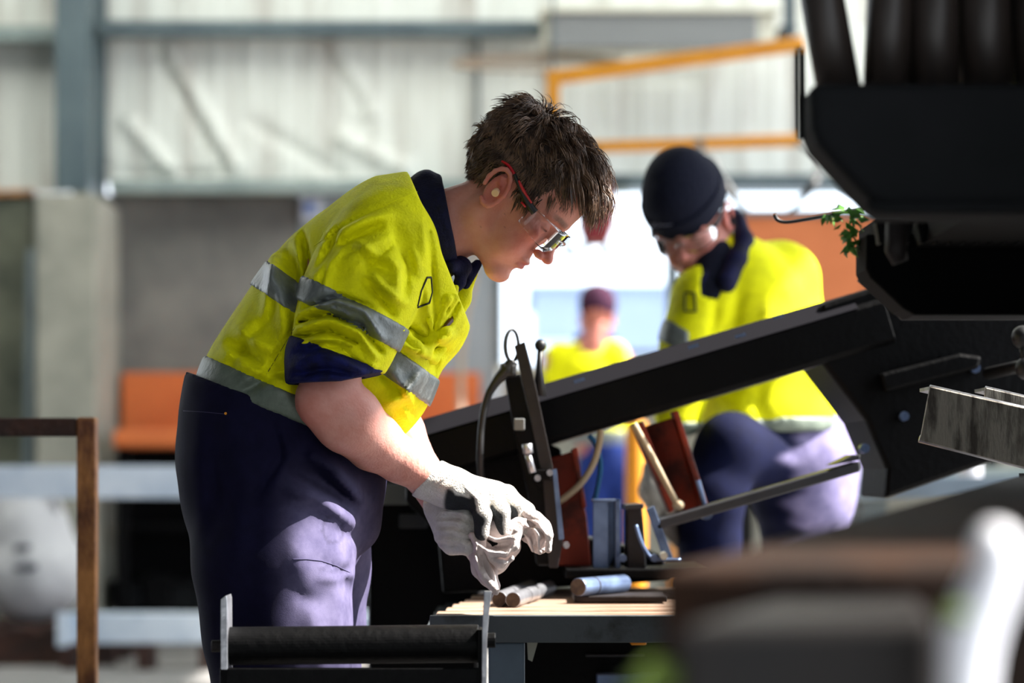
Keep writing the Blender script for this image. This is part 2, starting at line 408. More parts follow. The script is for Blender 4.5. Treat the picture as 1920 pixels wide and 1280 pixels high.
YW = 14.0
def ribbed(u0, v0, u1, v1, Y, creases=(), seed=0):
    a = at(u0, v1, Y); b = at(u1, v0, Y); W = b[0]-a[0]; H = b[2]-a[2]
    nx = int(W/.03); nz = max(8, int(H/.05))
    X, Z = np.meshgrid(np.linspace(a[0], b[0], nx+1), np.linspace(a[2], b[2], nz+1))
    d = -.008*(np.clip(np.abs(((X/.19) % 1)-.5)*2, .0, 1) > .8)
    d = d-.02*vnoise(X*3, X*0, Z*2.0, seed)-.012*vnoise(X*9, X*0, Z*5, seed+3)
    U = 960+X*F/Y; Vv = HOR-(Z-CH)*F/Y
    for (p, q, rad, amp) in creases:
        p, q = np.array(p, float), np.array(q, float); e = q-p; h = np.clip(((U-p[0])*e[0]+(Vv-p[1])*e[1])/(e@e), 0, 1)
        d = d+amp*np.exp(-((U-p[0]-e[0]*h)**2+(Vv-p[1]-e[1]*h)**2)/rad**2)
    V = np.stack([X, Y+d, Z], -1).reshape(-1, 3)
    n = nx+1
    Fc = [(j*n+i, j*n+i+1, (j+1)*n+i+1, (j+1)*n+i) for j in range(nz) for i in range(nx)]
    return V, Fc
wall = bpy.data.objects.new('wall_back', None); COL.objects.link(wall); wall.location = (0, YW, 0); ORG[wall] = np.array((0, YW, 0)); wall['kind'] = 'structure'
SE = 7
def sheet(u0, v0, u1, v1, cr=(), mt='wrap_white'):
    global SE; SE += 1
    V, Fc = ribbed(u0, v0, u1, v1, YW, cr, SE); link('cladding_sheet', V, Fc, mt, wall, smooth=False)
sheet(-900, -420, 130, 50); sheet(-900, 50, 130, 362)
sheet(130, -420, 895, 50)
sheet(130, 50, 895, 345, [((300,100),(420,310),9,.05), ((315,100),(440,310),16,-.05), ((590,60),(680,200),9,.04), ((600,60),(695,210),16,-.04), ((190,320),(420,335),8,.04), ((240,230),(330,330),12,-.05), ((640,260),(760,320),14,-.05),((470,230),(640,330),12,.03)])
sheet(895, -420, 2400, 50); sheet(895, 50, 2400, 330, [((1080,140),(1300,150),10,.02)])
# masonry under the sheets
def wp(name, u0, v0, u1, v1, Y0, Y1, mt, parent=wall, bev=.004):
    m = MB(); m.pbox(u0, v0, u1, v1, Y0, Y1); return m.build(name, mt, parent, bevel=bev)
wp('concrete_panel', -900, 364, 62, 1200, 14.0, 14.2, 'concrete_green')
wp('concrete_panel', 66, 364, 560, 1200, 14.0, 14.2, 'concrete_dark')
wp('lining_panel', 562, 364, 934, 1200, 14.0, 14.2, 'pale_panel')
wp('concrete_panel', 936, 690, 2400, 1200, 14.0, 14.2, 'concrete')
wp('lining_strip', -900, 356, 66, 366, 13.97, 14.0, 'rust')
# girts and columns of the frame
def trim(n, mb, mt, bev=.004): return struct('trim_%d' % n, mb.build('trim', mt, bevel=bev))
def girt(u0, u1, va, vb, Y0=13.75):
    m = MB(); t = at(0, va, Y0)[2]; b = at(0, vb, Y0)[2]; x0 = at(u0, 0, Y0)[0]; x1 = at(u1, 0, Y0)[0]
    m.box((x0, Y0, b), (x1, Y0+.012, t)); m.box((x0, Y0+.012, t-.012), (x1, 14.0, t)); m.box((x0, Y0+.012, b), (x1, Y0+.1, b+.012))
    return m
trim(1, girt(-900, 100, 48, 76), 'steel_paint_light'); trim(2, girt(188, 1022, 38, 66), 'steel_paint')
trim(3, girt(205, 1180, 336, 361), 'steel_paint_light'); trim(4, girt(1120, 2400, 326, 352), 'steel_paint')
m = MB(); a = at(103, 357, 13.5); b = at(166, -420, 13.5)      # I-section column
m.box((a[0], 13.5, a[2]), (b[0], 13.53, b[2])); m.box((a[0], 13.97, a[2]), (b[0]+.02, 14.0, b[2])); m.box(((a[0]+b[0])/2+.06, 13.53, a[2]), ((a[0]+b[0])/2+.075, 13.97, b[2]))
trim(5, m, 'steel_paint')
m = MB(); a = at(892, 345, 13.9); b = at(899, 60, 13.9); m.box((a[0], 13.9, a[2]), (b[0], 13.95, b[2])); trim(6, m, 'steel_paint', 0)
m = MB(); a = at(67, 1226, 13.2); b = at(180, 362, 13.2); m.box((a[0], 13.2, 0), (b[0], 14.0, b[2])); trim(7, m, 'concrete', .012)
# window: frame, mullions, panes
win = bpy.data.objects.new('window_1', None); COL.objects.link(win); win.location = (1, YW, 1.6); ORG[win] = np.array((1, YW, 1.6)); win['kind'] = 'structure'
wp('window_frame', 934, 352, 942, 692, 13.95, 14.15, 'steel_paint', win); wp('window_frame', 1251, 352, 1274, 692, 13.93, 14.15, 'steel_paint', win)
wp('window_frame', 1640, 352, 1652, 692, 13.95, 14.15, 'steel_paint', win); wp('window_frame', 934, 350, 2400, 356, 13.95, 14.15, 'steel_paint', win)
wp('window_frame', 1990, 352, 2002, 692, 13.95, 14.15, 'steel_paint', win)
wp('window_sill', 1000, 655, 1640, 664, 13.9, 14.1, 'steel_paint_light', win); wp('window_sill', 930, 684, 2400, 694, 13.85, 14.15, 'unit_cream', win)
for u0, u1 in ((942,1251),(1274,1640),(1652,1990),(2002,2400)):
    wp('pane', u0, 356, u1, 684, 14.05, 14.056, 'pane', win, 0)
# outside the window
bd = empty('warehouse', (3.2, 45, -.05), 'pale blue grey warehouse seen outside through the window behind the men', 'building')
m = MB(); a = at(1003, 560, 45); m.box((a[0], 45, -.05), (14, 52, at(0, 540, 45)[2])); m.build('wall', 'facade', bd)
m = MB(); m.box((a[0]-.15, 44.8, at(0, 540, 45)[2]), (14.2, 52.2, at(0, 533, 45)[2])); m.build('roof', 'facade', bd)
m = MB(); m.pbox(1010, 640, 1080, 690, 44.9, 45); m.build('roller_door', 'galv', bd)

def one(name, mb, mt, label, cat, group=None, **k): return tag(mb.build(name, mt, **k), label, cat, group)
# ------------------------------------------------------------------ things along the far wall
t = empty('wall_heater', at(1237, 92, 13.3), 'long grey boxed unit with a cream casing high on the white wall', 'heater')
m = MB(); m.pbox(1018, 14, 1456, 84, 13.4, 13.74); m.build('casing', 'unit_cream', t, bevel=.01)
m = MB(); m.pbox(1030, 24, 1420, 90, 13.36, 13.40); m.build('front_panel', 'unit_grey', t, bevel=.01)
m = MB(); m.pbox(1012, 12, 1462, 22, 13.33, 13.74); m.build('top_cover', 'unit_cream', t, bevel=.005)
m = MB(); m.pbox(1462, 48, 1495, 60, 13.4, 13.7); m.build('bracket', 'black_flat', t)

Yc = 11.0; t = empty('jib_frame', at(1270, 280, Yc), 'orange yellow painted steel jib frame hanging in front of the white wall', 'crane')
for (p, q, wd) in (((1024,148),(1508,82),.062), ((1037,140),(1037,292),.062), ((1030,279),(1500,263),.05)):
    m = MB(); m.bar(at(*p, Yc), at(*q, Yc), .06, wd, up=(0,0,1) if p[0] != q[0] else (0,1,0)); m.build('jib_rail', 'crane_yellow', t, bevel=.004)
m = MB(); m.bar(at(1498,92,Yc), at(1498,275,Yc), .03, .03, up=(0,1,0)); m.build('hanger_bar', 'black_paint', t)
m = MB(); m.pbox(1306, 262, 1320, 284, Yc-.04, Yc+.04); m.build('trolley', 'steel_paint', t, bevel=.004)
m = MB(); m.bar(at(1480,85,Yc), at(1480,-420,Yc), .05, .05, up=(0,1,0)); m.build('drop_rod', 'steel_paint', t)
m = MB(); m.bar(at(1037,142,Yc), at(1037,-420,Yc), .012, .012, up=(0,1,0)); m.build('drop_rod', 'steel_paint', t)

m = MB()
for k, (ru, rv, dv) in enumerate(((168,11,0),(150,8,3),(160,14,-3))):
    pts = [at(1015+ru*math.cos(a), 121+dv+rv*math.sin(a), 13.3-.35*math.sin(a)) for a in np.linspace(0, 2*math.pi, 33)]
    m.tube(pts, .008, 8, smooth_path=False)
t = empty('cable_coil', at(1015, 130, 13.3), 'thin brown coil of cable hung flat on the white wall left of the jib frame', 'cable'); m.build('loop', 'cable_brown', t, smooth=True)
m = MB(); m.bar(at(1150,118,13.5), at(1180,118,13.99), .02, .02); m.build('hook', 'cable_brown', t)

m = MB(); m.pbox(566, 370, 604, 412, 13.93, 13.99); o = one('wall_notice', m, 'poster', 'small white and blue paper notice on the far wall behind the bent man', 'notice')
m = MB(); m.pbox(572, 380, 590, 400, 13.925, 13.93); m.build('picture', 'poster_blue', o)

# orange boards
t = empty('board_bench', at(560, 838, 13.1), 'orange brown board counter with a thick ledge behind the bent man', 'counter')
for (a_, b_) in ((228, 450), (452, 676), (678, 900)):
    m = MB(); m.pbox(a_, 698, b_, 812, 13.86, 13.96); m.build('board', 'board_orange', t, bevel=.005)
m = MB(); m.pbox(212, 806, 906, 838, 13.1, 13.9); m.build('ledge', 'board_orange', t, bevel=.012)
for u in (230, 560, 880):
    m = MB(); p = at(u, 838, 13.3); m.box((p[0]-.03, 13.3, 0), (p[0]+.03, 13.36, p[2])); m.build('leg', 'black_paint', t)
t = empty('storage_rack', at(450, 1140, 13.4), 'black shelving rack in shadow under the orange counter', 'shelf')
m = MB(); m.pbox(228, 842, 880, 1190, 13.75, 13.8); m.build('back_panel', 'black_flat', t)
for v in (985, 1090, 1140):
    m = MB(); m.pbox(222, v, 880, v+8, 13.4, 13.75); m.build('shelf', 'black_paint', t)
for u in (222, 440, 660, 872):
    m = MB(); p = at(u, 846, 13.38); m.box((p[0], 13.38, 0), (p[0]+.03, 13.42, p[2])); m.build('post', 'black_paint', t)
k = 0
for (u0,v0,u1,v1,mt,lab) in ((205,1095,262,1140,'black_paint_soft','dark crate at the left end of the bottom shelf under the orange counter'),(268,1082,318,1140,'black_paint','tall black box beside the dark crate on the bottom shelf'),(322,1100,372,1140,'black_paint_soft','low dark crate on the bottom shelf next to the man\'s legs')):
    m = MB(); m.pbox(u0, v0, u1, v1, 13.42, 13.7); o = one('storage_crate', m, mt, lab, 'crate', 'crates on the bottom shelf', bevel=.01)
    m = MB(); m.pbox(u0-2, v0-5, u1+2, v0+2, 13.4, 13.72); m.build('lid', mt, o, bevel=.005)
m = MB(); p = at(232, 1090, 13.5); m.tube([p, p+[0,0,.1], p+[0,0,.13]], [.03,.03,.012], 12, smooth_path=False); one('bottle', m, 'pale_panel', 'small pale bottle standing on the dark crate under the counter', 'bottle', smooth=True)

# leaning dark bar, bulk bag, pallet
m = MB(); m.bar(at(46, 1215, 13.2)*[1,1,0]+[0,0,.0], at(60, 470, 13.9), .05, .06, up=(0,1,0)); one('steel_bar', m, 'steel_paint', 'dark blue grey steel bar leaning on the wall left of the concrete pillar', 'bar', bevel=.004)
pl = empty('pallet', at(52, 1226, 12.4)*[1,1,0], 'dark wooden pallet under the white bulk bag', 'pallet')
for k in range(5):
    m = MB(); p = at(52, 1160, 12.4); x = p[0]-.42+k*.2; m.box((x, 11.95, .16), (x+.14, 12.9, .185)); m.build('deck_board', 'rust_dark', pl)
for y in (12.0, 12.4, 12.8):
    m = MB(); m.box((p[0]-.42, y-.04, 0), (p[0]+.52, y+.04, .16)); m.build('bearer', 'rust_dark', pl)
c = at(58, 1060, 12.4); s = SDF(c-[.6,.5,.6], c+[.6,.5,.6], .02)
z0 = .2
s.chain([((c[0]-.02,12.4,z0+.2),.17,1.1),((c[0]-.01,12.4,z0+.42),.17,1.1)], k=.1); s.ell((c[0]+.0,12.4,z0+.24),(.29,.3,.25),k=.08); s.ell((c[0]-.03,12.4,z0+.5),(.2,.22,.22),k=.1)
s.ell((c[0]-.1,12.3,z0+.62),(.09,.08,.06),k=.05); s.half((0,0,-1),(0,0,.187)); s.noise(.02, 14, 4); s.noise(.007, 34, 5)
bag = tag(build_sdf(s, 'bulk_bag', 'bag', it=1), 'slumped white bulk bag with smudged dark print standing on a pallet by the far wall', 'bag')
for (u,v,wd) in ((42,1026,30),(46,1064,38),(64,1062,12),(30,1030,8)):
    m = MB(); m.pbox(u-wd/2, v-6, u+wd/2, v+6, 12.085, 12.12); m.build('print', 'bag_print', bag, bevel=.01)
for sx in (-1, 1):
    m = MB(); m.tube([(c[0]+sx*.15,12.3,z0+.55),(c[0]+sx*.13,12.25,z0+.72),(c[0]+sx*.04,12.25,z0+.7),(c[0]+sx*.05,12.3,z0+.55)], .02, 8); m.build('lifting_strap', 'bag', bag, smooth=True)

# galvanised rails on trestles (left)
def channel(name, u0, u1, v0, v1, Y, dep, mt, label, group=None):
    a, b = at(u0, v1, Y), at(u1, v0, Y); m = MB(); th = .012
    m.box((a[0], Y, a[2]), (b[0], Y+th, b[2])); m.box((a[0], Y+th, b[2]-th), (b[0], Y+dep, b[2])); m.box((a[0], Y+th, a[2]), (b[0], Y+dep, a[2]+th))
    return one(name, m, mt, label, 'beam', group, bevel=.003)
channel('steel_channel', -260, 860, 873, 934, 10.4, .12, 'galv', 'pale galvanised steel channel across the room at rail height behind the rusty frame')
for u in (-180, 560):
    t = empty('trestle', at(u, 0, 10.45)*[1,1,0], 'steel trestle holding up the %s end of the pale channel' % ('left' if u < 0 else 'right'), 'trestle')
    p = at(u, 934, 10.45)
    for sx in (-1, 1):
        m = MB(); m.bar((p[0]+sx*.25, 10.45, 0), (p[0]+sx*.04, 10.45, p[2]-.05), .04, .04, up=(0,1,0)); m.build('leg', 'steel_paint', t)
    m = MB(); m.box((p[0]-.1, 10.4, p[2]-.05), (p[0]+.1, 10.52, p[2])); m.build('top_bar', 'steel_paint', t)
channel('steel_channel', 128, 860, 1150, 1206, 11.7, .12, 'galv', 'pale galvanised channel lying low near the floor behind the man\'s legs')
m = MB(); m.pbox(106, 1148, 126, 1212, 11.66, 11.69); one('end_plate', m, 'galv', 'small pale steel end bracket at the left end of the low channel', 'bracket', bevel=.003)
for k, u in enumerate((125, 268, 385, 520, 700)):
    p = at(u, 1206, 11.7); m = MB(); m.box((p[0]-.03, 11.69, 0), (p[0]+.05, 11.85, p[2]-.001)); one('timber_block', m, 'rust_dark', ('leftmost dark timber block at the end of the low pale channel','second dark timber block from the left under the low pale channel','dark timber block under the low channel beside the bent man\'s trousers','dark timber block under the low channel hidden behind the man\'s near leg','rightmost timber block under the low channel behind the man')[k], 'block', 'timber blocks under the low channel', bevel=.004)

# right hand background: board, pale beam, white post
t = empty('board_screen', at(1650, 1000, 13.0)*[1,1,0], 'large brown orange board screen standing right of the window behind the second man', 'board')
for (a_, b_) in ((1388, 1620), (1622, 1860), (1862, 2110)):
    m = MB(); m.pbox(a_, 403, b_, 800, 13.0, 13.05); m.build('board', 'board_brown', t, bevel=.004)
for u in (1400, 1860, 2090):
    p = at(u, 800, 13.05); m = MB(); m.box((p[0]-.04, 13.051, 0), (p[0]+.04, 13.12, 2.2)); m.build('post', 'black_paint', t)
m = MB(); m.pbox(1380, 392, 2118, 404, 12.98, 13.08); m.build('top_rail', 'steel_paint', t)
channel('steel_channel', 1560, 2300, 893, 934, 7.6, .2, 'table_leg', 'pale grey blue steel beam on the right below the steel offcut')
channel('steel_channel', 1600, 2300, 876, 897, 8.3, .2, 'steel_paint_light', 'narrow pale steel beam behind the grey blue beam on the right')
m = MB(); m.tube([at(1818,846,8.0)*[1,1,0], at(1818,846,8.0)], .04, 16, smooth_path=False); one('white_bollard_pipe', m, 'white_paint', 'short white round post standing behind the steel offcut on the right', 'post', smooth=False, bevel=.01)
m = MB(); m.prism([(1672,893),(1712,877),(1718,893)], 7.62, 7.72); one('metal_wedge', m, 'white_paint', 'small pale metal wedge lying on the beam left of the white post', 'wedge')
for (u, Y) in ((1640, 7.7), (2150, 7.7)):
    p = at(u, 934, Y); m = MB(); m.box((p[0]-.04, Y, 0), (p[0]+.04, Y+.8, p[2]-.003)); one('beam_support', m, 'steel_paint', 'steel support under the grey blue beams on the right, %s one' % ('left' if u < 1800 else 'right'), 'support')

# yellow machine and bollards behind the second man
m = MB(); m.prism([(1286,968),(1350,968),(1346,1100),(1262,1100),(1270,1040)], 6.6, 7.0); m.box((at(1270,0,6.6)[0], 6.6, 0), (at(1346,0,6.6)[0], 7.0, at(0,1100,6.6)[2])); one('yellow_housing', m, 'orange_paint', 'orange yellow machine cover standing behind the second man\'s glove', 'machine', bevel=.01)
m = MB(); p = at(1192, 0, 8.0); m.tube([(p[0], 8.0, 0), (p[0], 8.0, at(0,790,8.0)[2])], .035, 14, smooth_path=False); one('yellow_post', m, 'orange_paint', 'slim orange yellow post between the far man\'s legs and the red channel', 'post', bevel=.004)

# red hoist hanging behind the first man's head
t = empty('chain_hoist', at(1132, 330, 10.8), 'dark red hoist block with black hooks hanging behind the bent man\'s forehead', 'hoist')
m = MB(); m.prism([(1098,330),(1140,328),(1152,360),(1152,420),(1140,452),(1100,452),(1088,420),(1088,360)], 10.7, 10.95); m.build('body', 'dark_red', t, bevel=.02, seg=3)
m = MB(); m.tube([at(1136,448,10.8), at(1137,466,10.8)], .008, 8, smooth_path=False); m.sphere(at(1136,472,10.8), .022, sc=(1,1,1.2)); m.build('pendant', 'black_rubber', t, smooth=True)
m = MB(); m.tube([at(1080,440,10.8), at(1062,452,10.8), at(1064,474,10.8), at(1084,472,10.8), at(1098,462,10.8), at(1100,448,10.8)], .016, 10); m.build('hook', 'black_rubber', t, smooth=True)
m = MB(); m.tube([at(1040,452,10.8), at(1015,490,10.8), at(1003,500,10.8)], .005, 8); m.sphere(at(998,506,10.8), .02); m.build('pull_handle', 'black_rubber', t, smooth=True)
m = MB(); m.tube([at(1120,330,10.8), at(1120,281,10.97)], .012, 8, smooth_path=False); m.tube([at(1080,442,10.8), at(1040,452,10.8)], .006, 8, smooth_path=False); m.build('chain', 'black_paint', t)

# black hoses under the jib
m = MB(); m.tube([at(1313,278,10.98), at(1306,288,10.6), at(1314,291,10.2), at(1332,305,10), at(1356,345,10), at(1396,392,10), at(1402,400,10.3)], [.01,.012,.016,.024,.026,.012,.01], 10); one('air_hose', m, 'black_rubber', 'black hose hanging in a curve behind the beanie of the second man', 'hose', smooth=True)
m = MB(); m.tube([at(1496,266,10.95), at(1535,300,10.4), at(1528,340,10), at(1510,365,10), at(1490,388,10), at(1478,396,10)], [.01,.014,.022,.018,.01,.008], 10); one('air_hose', m, 'black_rubber', 'short black hose hanging left of the dark machine housing', 'hose', smooth=True)
m = MB(); m.tube([at(866,838,13.05), at(864,700,13.3), at(872,600,13.5), at(884,545,13.6), at(890,500,13.65), at(897,345,13.74)], .018, 10); one('hanging_cable', m, 'cable_brown', 'dim brown cable hanging down the wall between the bent man\'s chest and the window', 'cable', smooth=True)

# ================================================================== THE BAND SAW
saw = empty('bandsaw', (at(1300,0,4.5)[0], 4.5, 0), 'large black band saw with a raised sloping bow between the men', 'machine')
def slope_beam(p, q, th, Yf, Yb, ch, mt, name, parent):
    """long member with chamfered edges along the top edge p->q (pixels at Yf), th pixels thick"""
    A, B = at(*p, Yf), at(*q, Yf); d = B-A; d /= np.linalg.norm(d); n = np.array([d[2], 0, -d[0]]);  n = n if n[2] < 0 else -n
    T = th*Yf/F; prof = [(ch, Yf), (0, Yf+ch), (0, Yb), (T, Yb), (T, Yf+ch*.3), (T-ch*.3, Yf)]
    V = [np.array([P0[0], 0, P0[2]])+n*a+np.array([0, y, 0]) for P0 in (A, B) for a, y in prof]
    k = len(prof); Fc = [tuple(range(k-1,-1,-1)), tuple(range(k, 2*k))]+[(i, (i+1)%k, (i+1)%k+k, i+k) for i in range(k)]
    m = MB(); m.add(V, Fc); return m.build(name, mt, parent, bevel=.002)
slope_beam((745,800), (1650,534), 112, 4.35, 4.7, .032, 'black_paint', 'bow_beam', saw)
A_, B_ = at(748,799,4.35), at(1600,549,4.35); dd = (B_-A_)/np.linalg.norm(B_-A_); nn = np.array([dd[2],0,-dd[0]]); o_ = nn*.016+np.array([0,.016,0])+(-nn*0-0)+np.array([0,-.0015,0])-nn*.0015; m = MB(); m.bar(A_+o_, B_+o_, .002, .042, up=tuple(-nn+np.array([0,1.,0]))); m.build('bow_lit_edge', 'bow_lit_strip', saw)  # strip over the chamfer, its skylit tone put into the colour
for (u_, v_) in ((1378,632),(1290,652),(1076,716),(1450,596)):
    m = MB(); p = at(u_, v_, 4.345); m.bar(p, p+dd*.02, .004, .006); m.build('paint_chip', 'blue_steel', saw)
m = MB(); m.prism([(1500,590),(1640,545),(1700,585),(1872,585),(1918,740),(1918,812),(1800,868),(1612,934),(1616,880),(1580,795),(1500,690)], 4.66, 4.36); m.build('wheel_housing', 'black_paint', saw, bevel=.01)
m = MB(); m.prism([(1650,700),(1800,662),(1842,668),(1836,690),(1660,735)], 4.33, 4.362); m.build('housing_rib', 'black_paint', saw, bevel=.006)
m = MB(); m.tube([at(1852,700,4.3), at(1960,676,4.1)], .011, 10, smooth_path=False); m.sphere(at(1918,632,4.1), .02); m.tube([at(1918,632,4.1), at(1922,690,4.1)], .008, 8, smooth_path=False); m.sphere(at(1925,690,4.1),.02); m.build('adjusting_lever', 'black_rubber', saw, smooth=True)
for (u, v) in ((1830,690),(1696,780),(1622,840)):
    m = MB(); p = at(u, v, 4.345); m.tube([p, p+[0,.03,0]], .009, 8, smooth_path=False); m.build('bolt', 'blue_steel', saw)
m = MB(); m.prism([(1240,972),(1612,864),(1614,876),(1612,884),(1236,994),(1228,988)], 4.3, 4.4); m.build('lower_rail', 'dark_grey', saw, bevel=.003)
m = MB(); m.prism([(1560,872),(1612,862),(1614,852),(1600,852)], 4.3, 4.4); m.build('rail_end', 'dark_grey', saw, bevel=.002)
m = MB(); m.prism([(760,800),(900,792),(1052,840),(1066,1000),(1240,1040),(1262,1088),(1060,1100),(830,1112),(820,1000),(760,940)], 4.45, 4.74); m.build('saw_base', 'black_paint', saw, bevel=.006)
m = MB(); a = at(690,900,4.78); b = at(900,860,4.78); m.box((a[0],4.78,0),(b[0],5.2,at(0,872,4.78)[2])); m.build('cabinet', 'black_paint', saw, bevel=.01)
m = MB(); m.pbox(712, 906, 764, 946, 4.76, 4.79); m.build('cover_plate', 'unit_grey', saw, bevel=.003)
m = MB(); m.pbox(748, 964, 800, 990, 4.76, 4.79); m.build('cover_plate', 'dark_grey', saw, bevel=.003)
m = MB(); p = at(842, 872, 4.42); m.tube([p, p+[0,.08,0]], .032, 20, smooth_path=False); m.build('hub', 'dark_grey', saw, bevel=.004)
# slanted guide strap with its hoses, lever and screws
m = MB(); m.prism([(964,648),(984,640),(1004,720),(1036,872),(1056,1012),(1046,1064),(1030,1064),(1018,900),(990,760)], 4.2, 4.215); m.build('guide_strap', 'mill_steel', saw, bevel=.001)
m = MB(); m.prism([(946,706),(978,700),(1000,790),(1030,880),(1044,1060),(1006,1060),(990,930),(962,800)], 4.22, 4.34); m.build('guide_block', 'black_paint', saw, bevel=.004)
m = MB(); m.prism([(1036,880),(1044,878),(1058,1010),(1048,1012)], 4.195, 4.21); m.build('guide_edge', 'blue_steel', saw)
m = MB(); m.pbox(964, 784, 984, 806, 4.18, 4.22); m.build('clamp_pad', 'unit_grey', saw, bevel=.002)
m = MB(); m.tube([at(988,832,4.18), at(990,850,4.18)], .009, 10, smooth_path=False); m.tube([at(989,850,4.18), at(999,886,4.18)], .006, 10, smooth_path=False); m.build('clamp_screw', 'bright_steel', saw, smooth=True)
for (u,v) in ((1008,896),(1031,886),(1062,1022)):
    m = MB(); p = at(u, v, 4.185); m.tube([p, p+[0,.02,0]], .006, 8, smooth_path=False); m.build('bolt', 'bright_steel', saw)
m = MB(); m.pbox(996, 880, 1034, 900, 4.19, 4.25); m.build('clamp_bar', 'black_paint', saw, bevel=.002)
m = MB(); m.tube([at(1013,652,4.25), at(1011,690,4.25), at(1012,742,4.25)], [.005,.006,.012], 10, smooth_path=False); m.sphere(at(1013,647,4.25), .0105); m.build('ball_lever', 'black_rubber', saw, smooth=True)
m = MB(); m.tube([at(967+12*math.sin(a)-7, 648-30*math.cos(a), 4.2+.01*math.sin(a)) for a in np.linspace(0,2*math.pi,20)], .0032, 8, smooth_path=False); m.build('hose_loop', 'black_rubber', saw, smooth=True)
m = MB(); m.tube([at(962,676,4.2), at(950,694,4.2), at(930,716,4.2), at(912,750,4.2), at(903,800,4.2), at(900,860,4.2), at(904,920,4.25)], [.009,.012,.008,.0065,.0065,.0065,.0065], 12); m.build('hose', 'black_rubber', saw, smooth=True)
m = MB(); m.pbox(938, 680, 968, 706, 4.19, 4.24); m.build('hose_clamp', 'black_rubber', saw, bevel=.006)
# steel primer-red brackets
for (pts, nm) in (([(1186,792),(1206,790),(1270,950),(1256,962)], 'flange'), ([(1206,800),(1264,782),(1322,940),(1316,962),(1272,952)], 'web'), ([(1262,770),(1272,770),(1330,952),(1322,968)], 'flange')):
    m = MB(); m.prism(pts, 4.5 if nm == 'web' else 4.42, 4.52); m.build('red_bracket_'+nm, 'red_primer', saw, bevel=.002)
for (pts, nm) in (([(1022,862),(1072,846),(1100,966),(1108,1060),(1040,1060)], 'web'), ([(1072,842),(1082,838),(1100,950),(1092,954)], 'flange')):
    m = MB(); m.prism(pts, 4.43 if nm == 'web' else 4.38, 4.46); m.build('red_bracket_'+nm, 'red_primer', saw, bevel=.002)
m = MB(); p = at(1325, 962, 4.38); m.tube([p, p+[0,.03,0]], .012, 12, smooth_path=False); m.tube([at(1308,900,4.37), at(1322,950,4.37)], .005, 8, smooth_path=False); m.build('adjusting_bolt', 'blue_steel', saw, smooth=False)
m = MB(); m.tube([at(1126,806,4.36), at(1124,830,4.36), at(1112,870,4.36), at(1090,905,4.36), at(1060,932,4.36), at(1036,948,4.36)], .006, 10); m.build('tan_hose', 'tan_hose', saw, smooth=True)
m = MB(); m.tube([at(1104,816,4.4), at(1118,835,4.4), at(1126,870,4.4), at(1122,905,4.4), at(1114,942,4.4)], .005, 10); m.build('blue_hose', 'cyan_hose', saw, smooth=True)
m = MB(); m.tube([at(1188,794,4.34), at(1230,870,4.34), at(1268,942,4.34)], .0065, 10); m.sphere(at(1272,947,4.34), .011); m.build('tan_pipe', 'tan_hose', saw, smooth=True)
# clamped grey steel sections standing at the vice
m = MB(); m.pbox(1112, 940, 1140, 1070, 4.3, 4.306); m.pbox(1154, 936, 1163, 1070, 4.3, 4.38); m.pbox(1112, 936, 1163, 940, 4.3, 4.38); m.prism([(1112,938),(1163,936),(1163,1010),(1140,1070),(1112,1070)], 4.37, 4.38)
one('box_section', m, 'blue_steel', 'upright grey steel box section standing on the saw bed left of the vice', 'steel section', bevel=.001)
v_ = empty('vice', (at(1205,0,4.3)[0], 4.35, at(0,1085,4.3)[2]), 'dark steel vice jaw with a bent bright strap on the saw bed', 'vice')
m = MB(); m.prism([(1176,952),(1204,950),(1212,1068),(1176,1072)], 4.3, 4.4); m.build('jaw', 'mill_steel', v_, bevel=.003)
m = MB(); m.prism([(1172,946),(1206,944),(1207,953),(1172,955)], 4.28, 4.42); m.build('jaw_cap', 'dark_grey', v_, bevel=.001)
m = MB(); m.tube([at(1192,984,4.28), at(1204,1020,4.28), at(1222,1047,4.28), at(1240,1049,4.28), at(1276,1050,4.28)], .0035, 8); m.build('strap', 'blue_steel', v_, smooth=True)
m = MB(); m.prism([(1212,955),(1226,948),(1262,1046),(1246,1050)], 4.3, 4.32); m.build('link_bar', 'blue_steel', v_, bevel=.001)
for (u,v,mt) in ((1168,1046,'blue_steel'),(1245,1042,'unit_cream'),(1227,1046,'blue_steel')):
    m = MB(); p = at(u, v, 4.27); m.tube([p, p+[0,.02,0]], .007, 10, smooth_path=False); m.build('bolt', mt, v_)
m = MB(); m.pbox(1060, 1066, 1330, 1084, 4.26, 4.6); m.build('slide', 'black_paint', v_, bevel=.003)

# ================================================================== THE TABLE AND WHAT LIES ON IT
tb = empty('work_table', (at(1050,0,4)[0], 4.1, 0), 'steel work table with weathered timber boards under the man\'s hands', 'table')
ZT = CH-(1150-HOR)/F*3.8
XR = at(1420,0,3.8)[0]
n = 9; Y = 3.8
for k in range(n):
    wd = .094; u0 = 816+ (0 if k == 0 else 6+k*12); x0 = at(u0, 0, Y)[0]
    m = MB(); m.box((x0, Y+(.003 if k else .001), ZT-.034), (XR, Y+wd, ZT+RNG.uniform(-.0015,.0015))); m.build('plank', 'plank', tb, bevel=.003); Y += wd+.003
a = at(806, 1151, 3.78)
m = MB(); m.box((a[0], 3.775, ZT-.044), (XR+.05, 3.80, ZT-.002)); m.box((a[0], 3.80, ZT-.044), (XR+.05, 3.86, ZT-.0345)); m.build('front_rail', 'table_steel', tb, bevel=.001)
m = MB(); m.box((a[0], 4.6, ZT-.07), (XR+.05, 4.66, ZT-.029)); m.build('back_rail', 'table_steel', tb)
m = MB(); m.box((a[0]-.012, 3.8, ZT-.06), (a[0]+.02, 4.6, ZT-.03)); m.build('side_rail', 'table_steel', tb, bevel=.001)
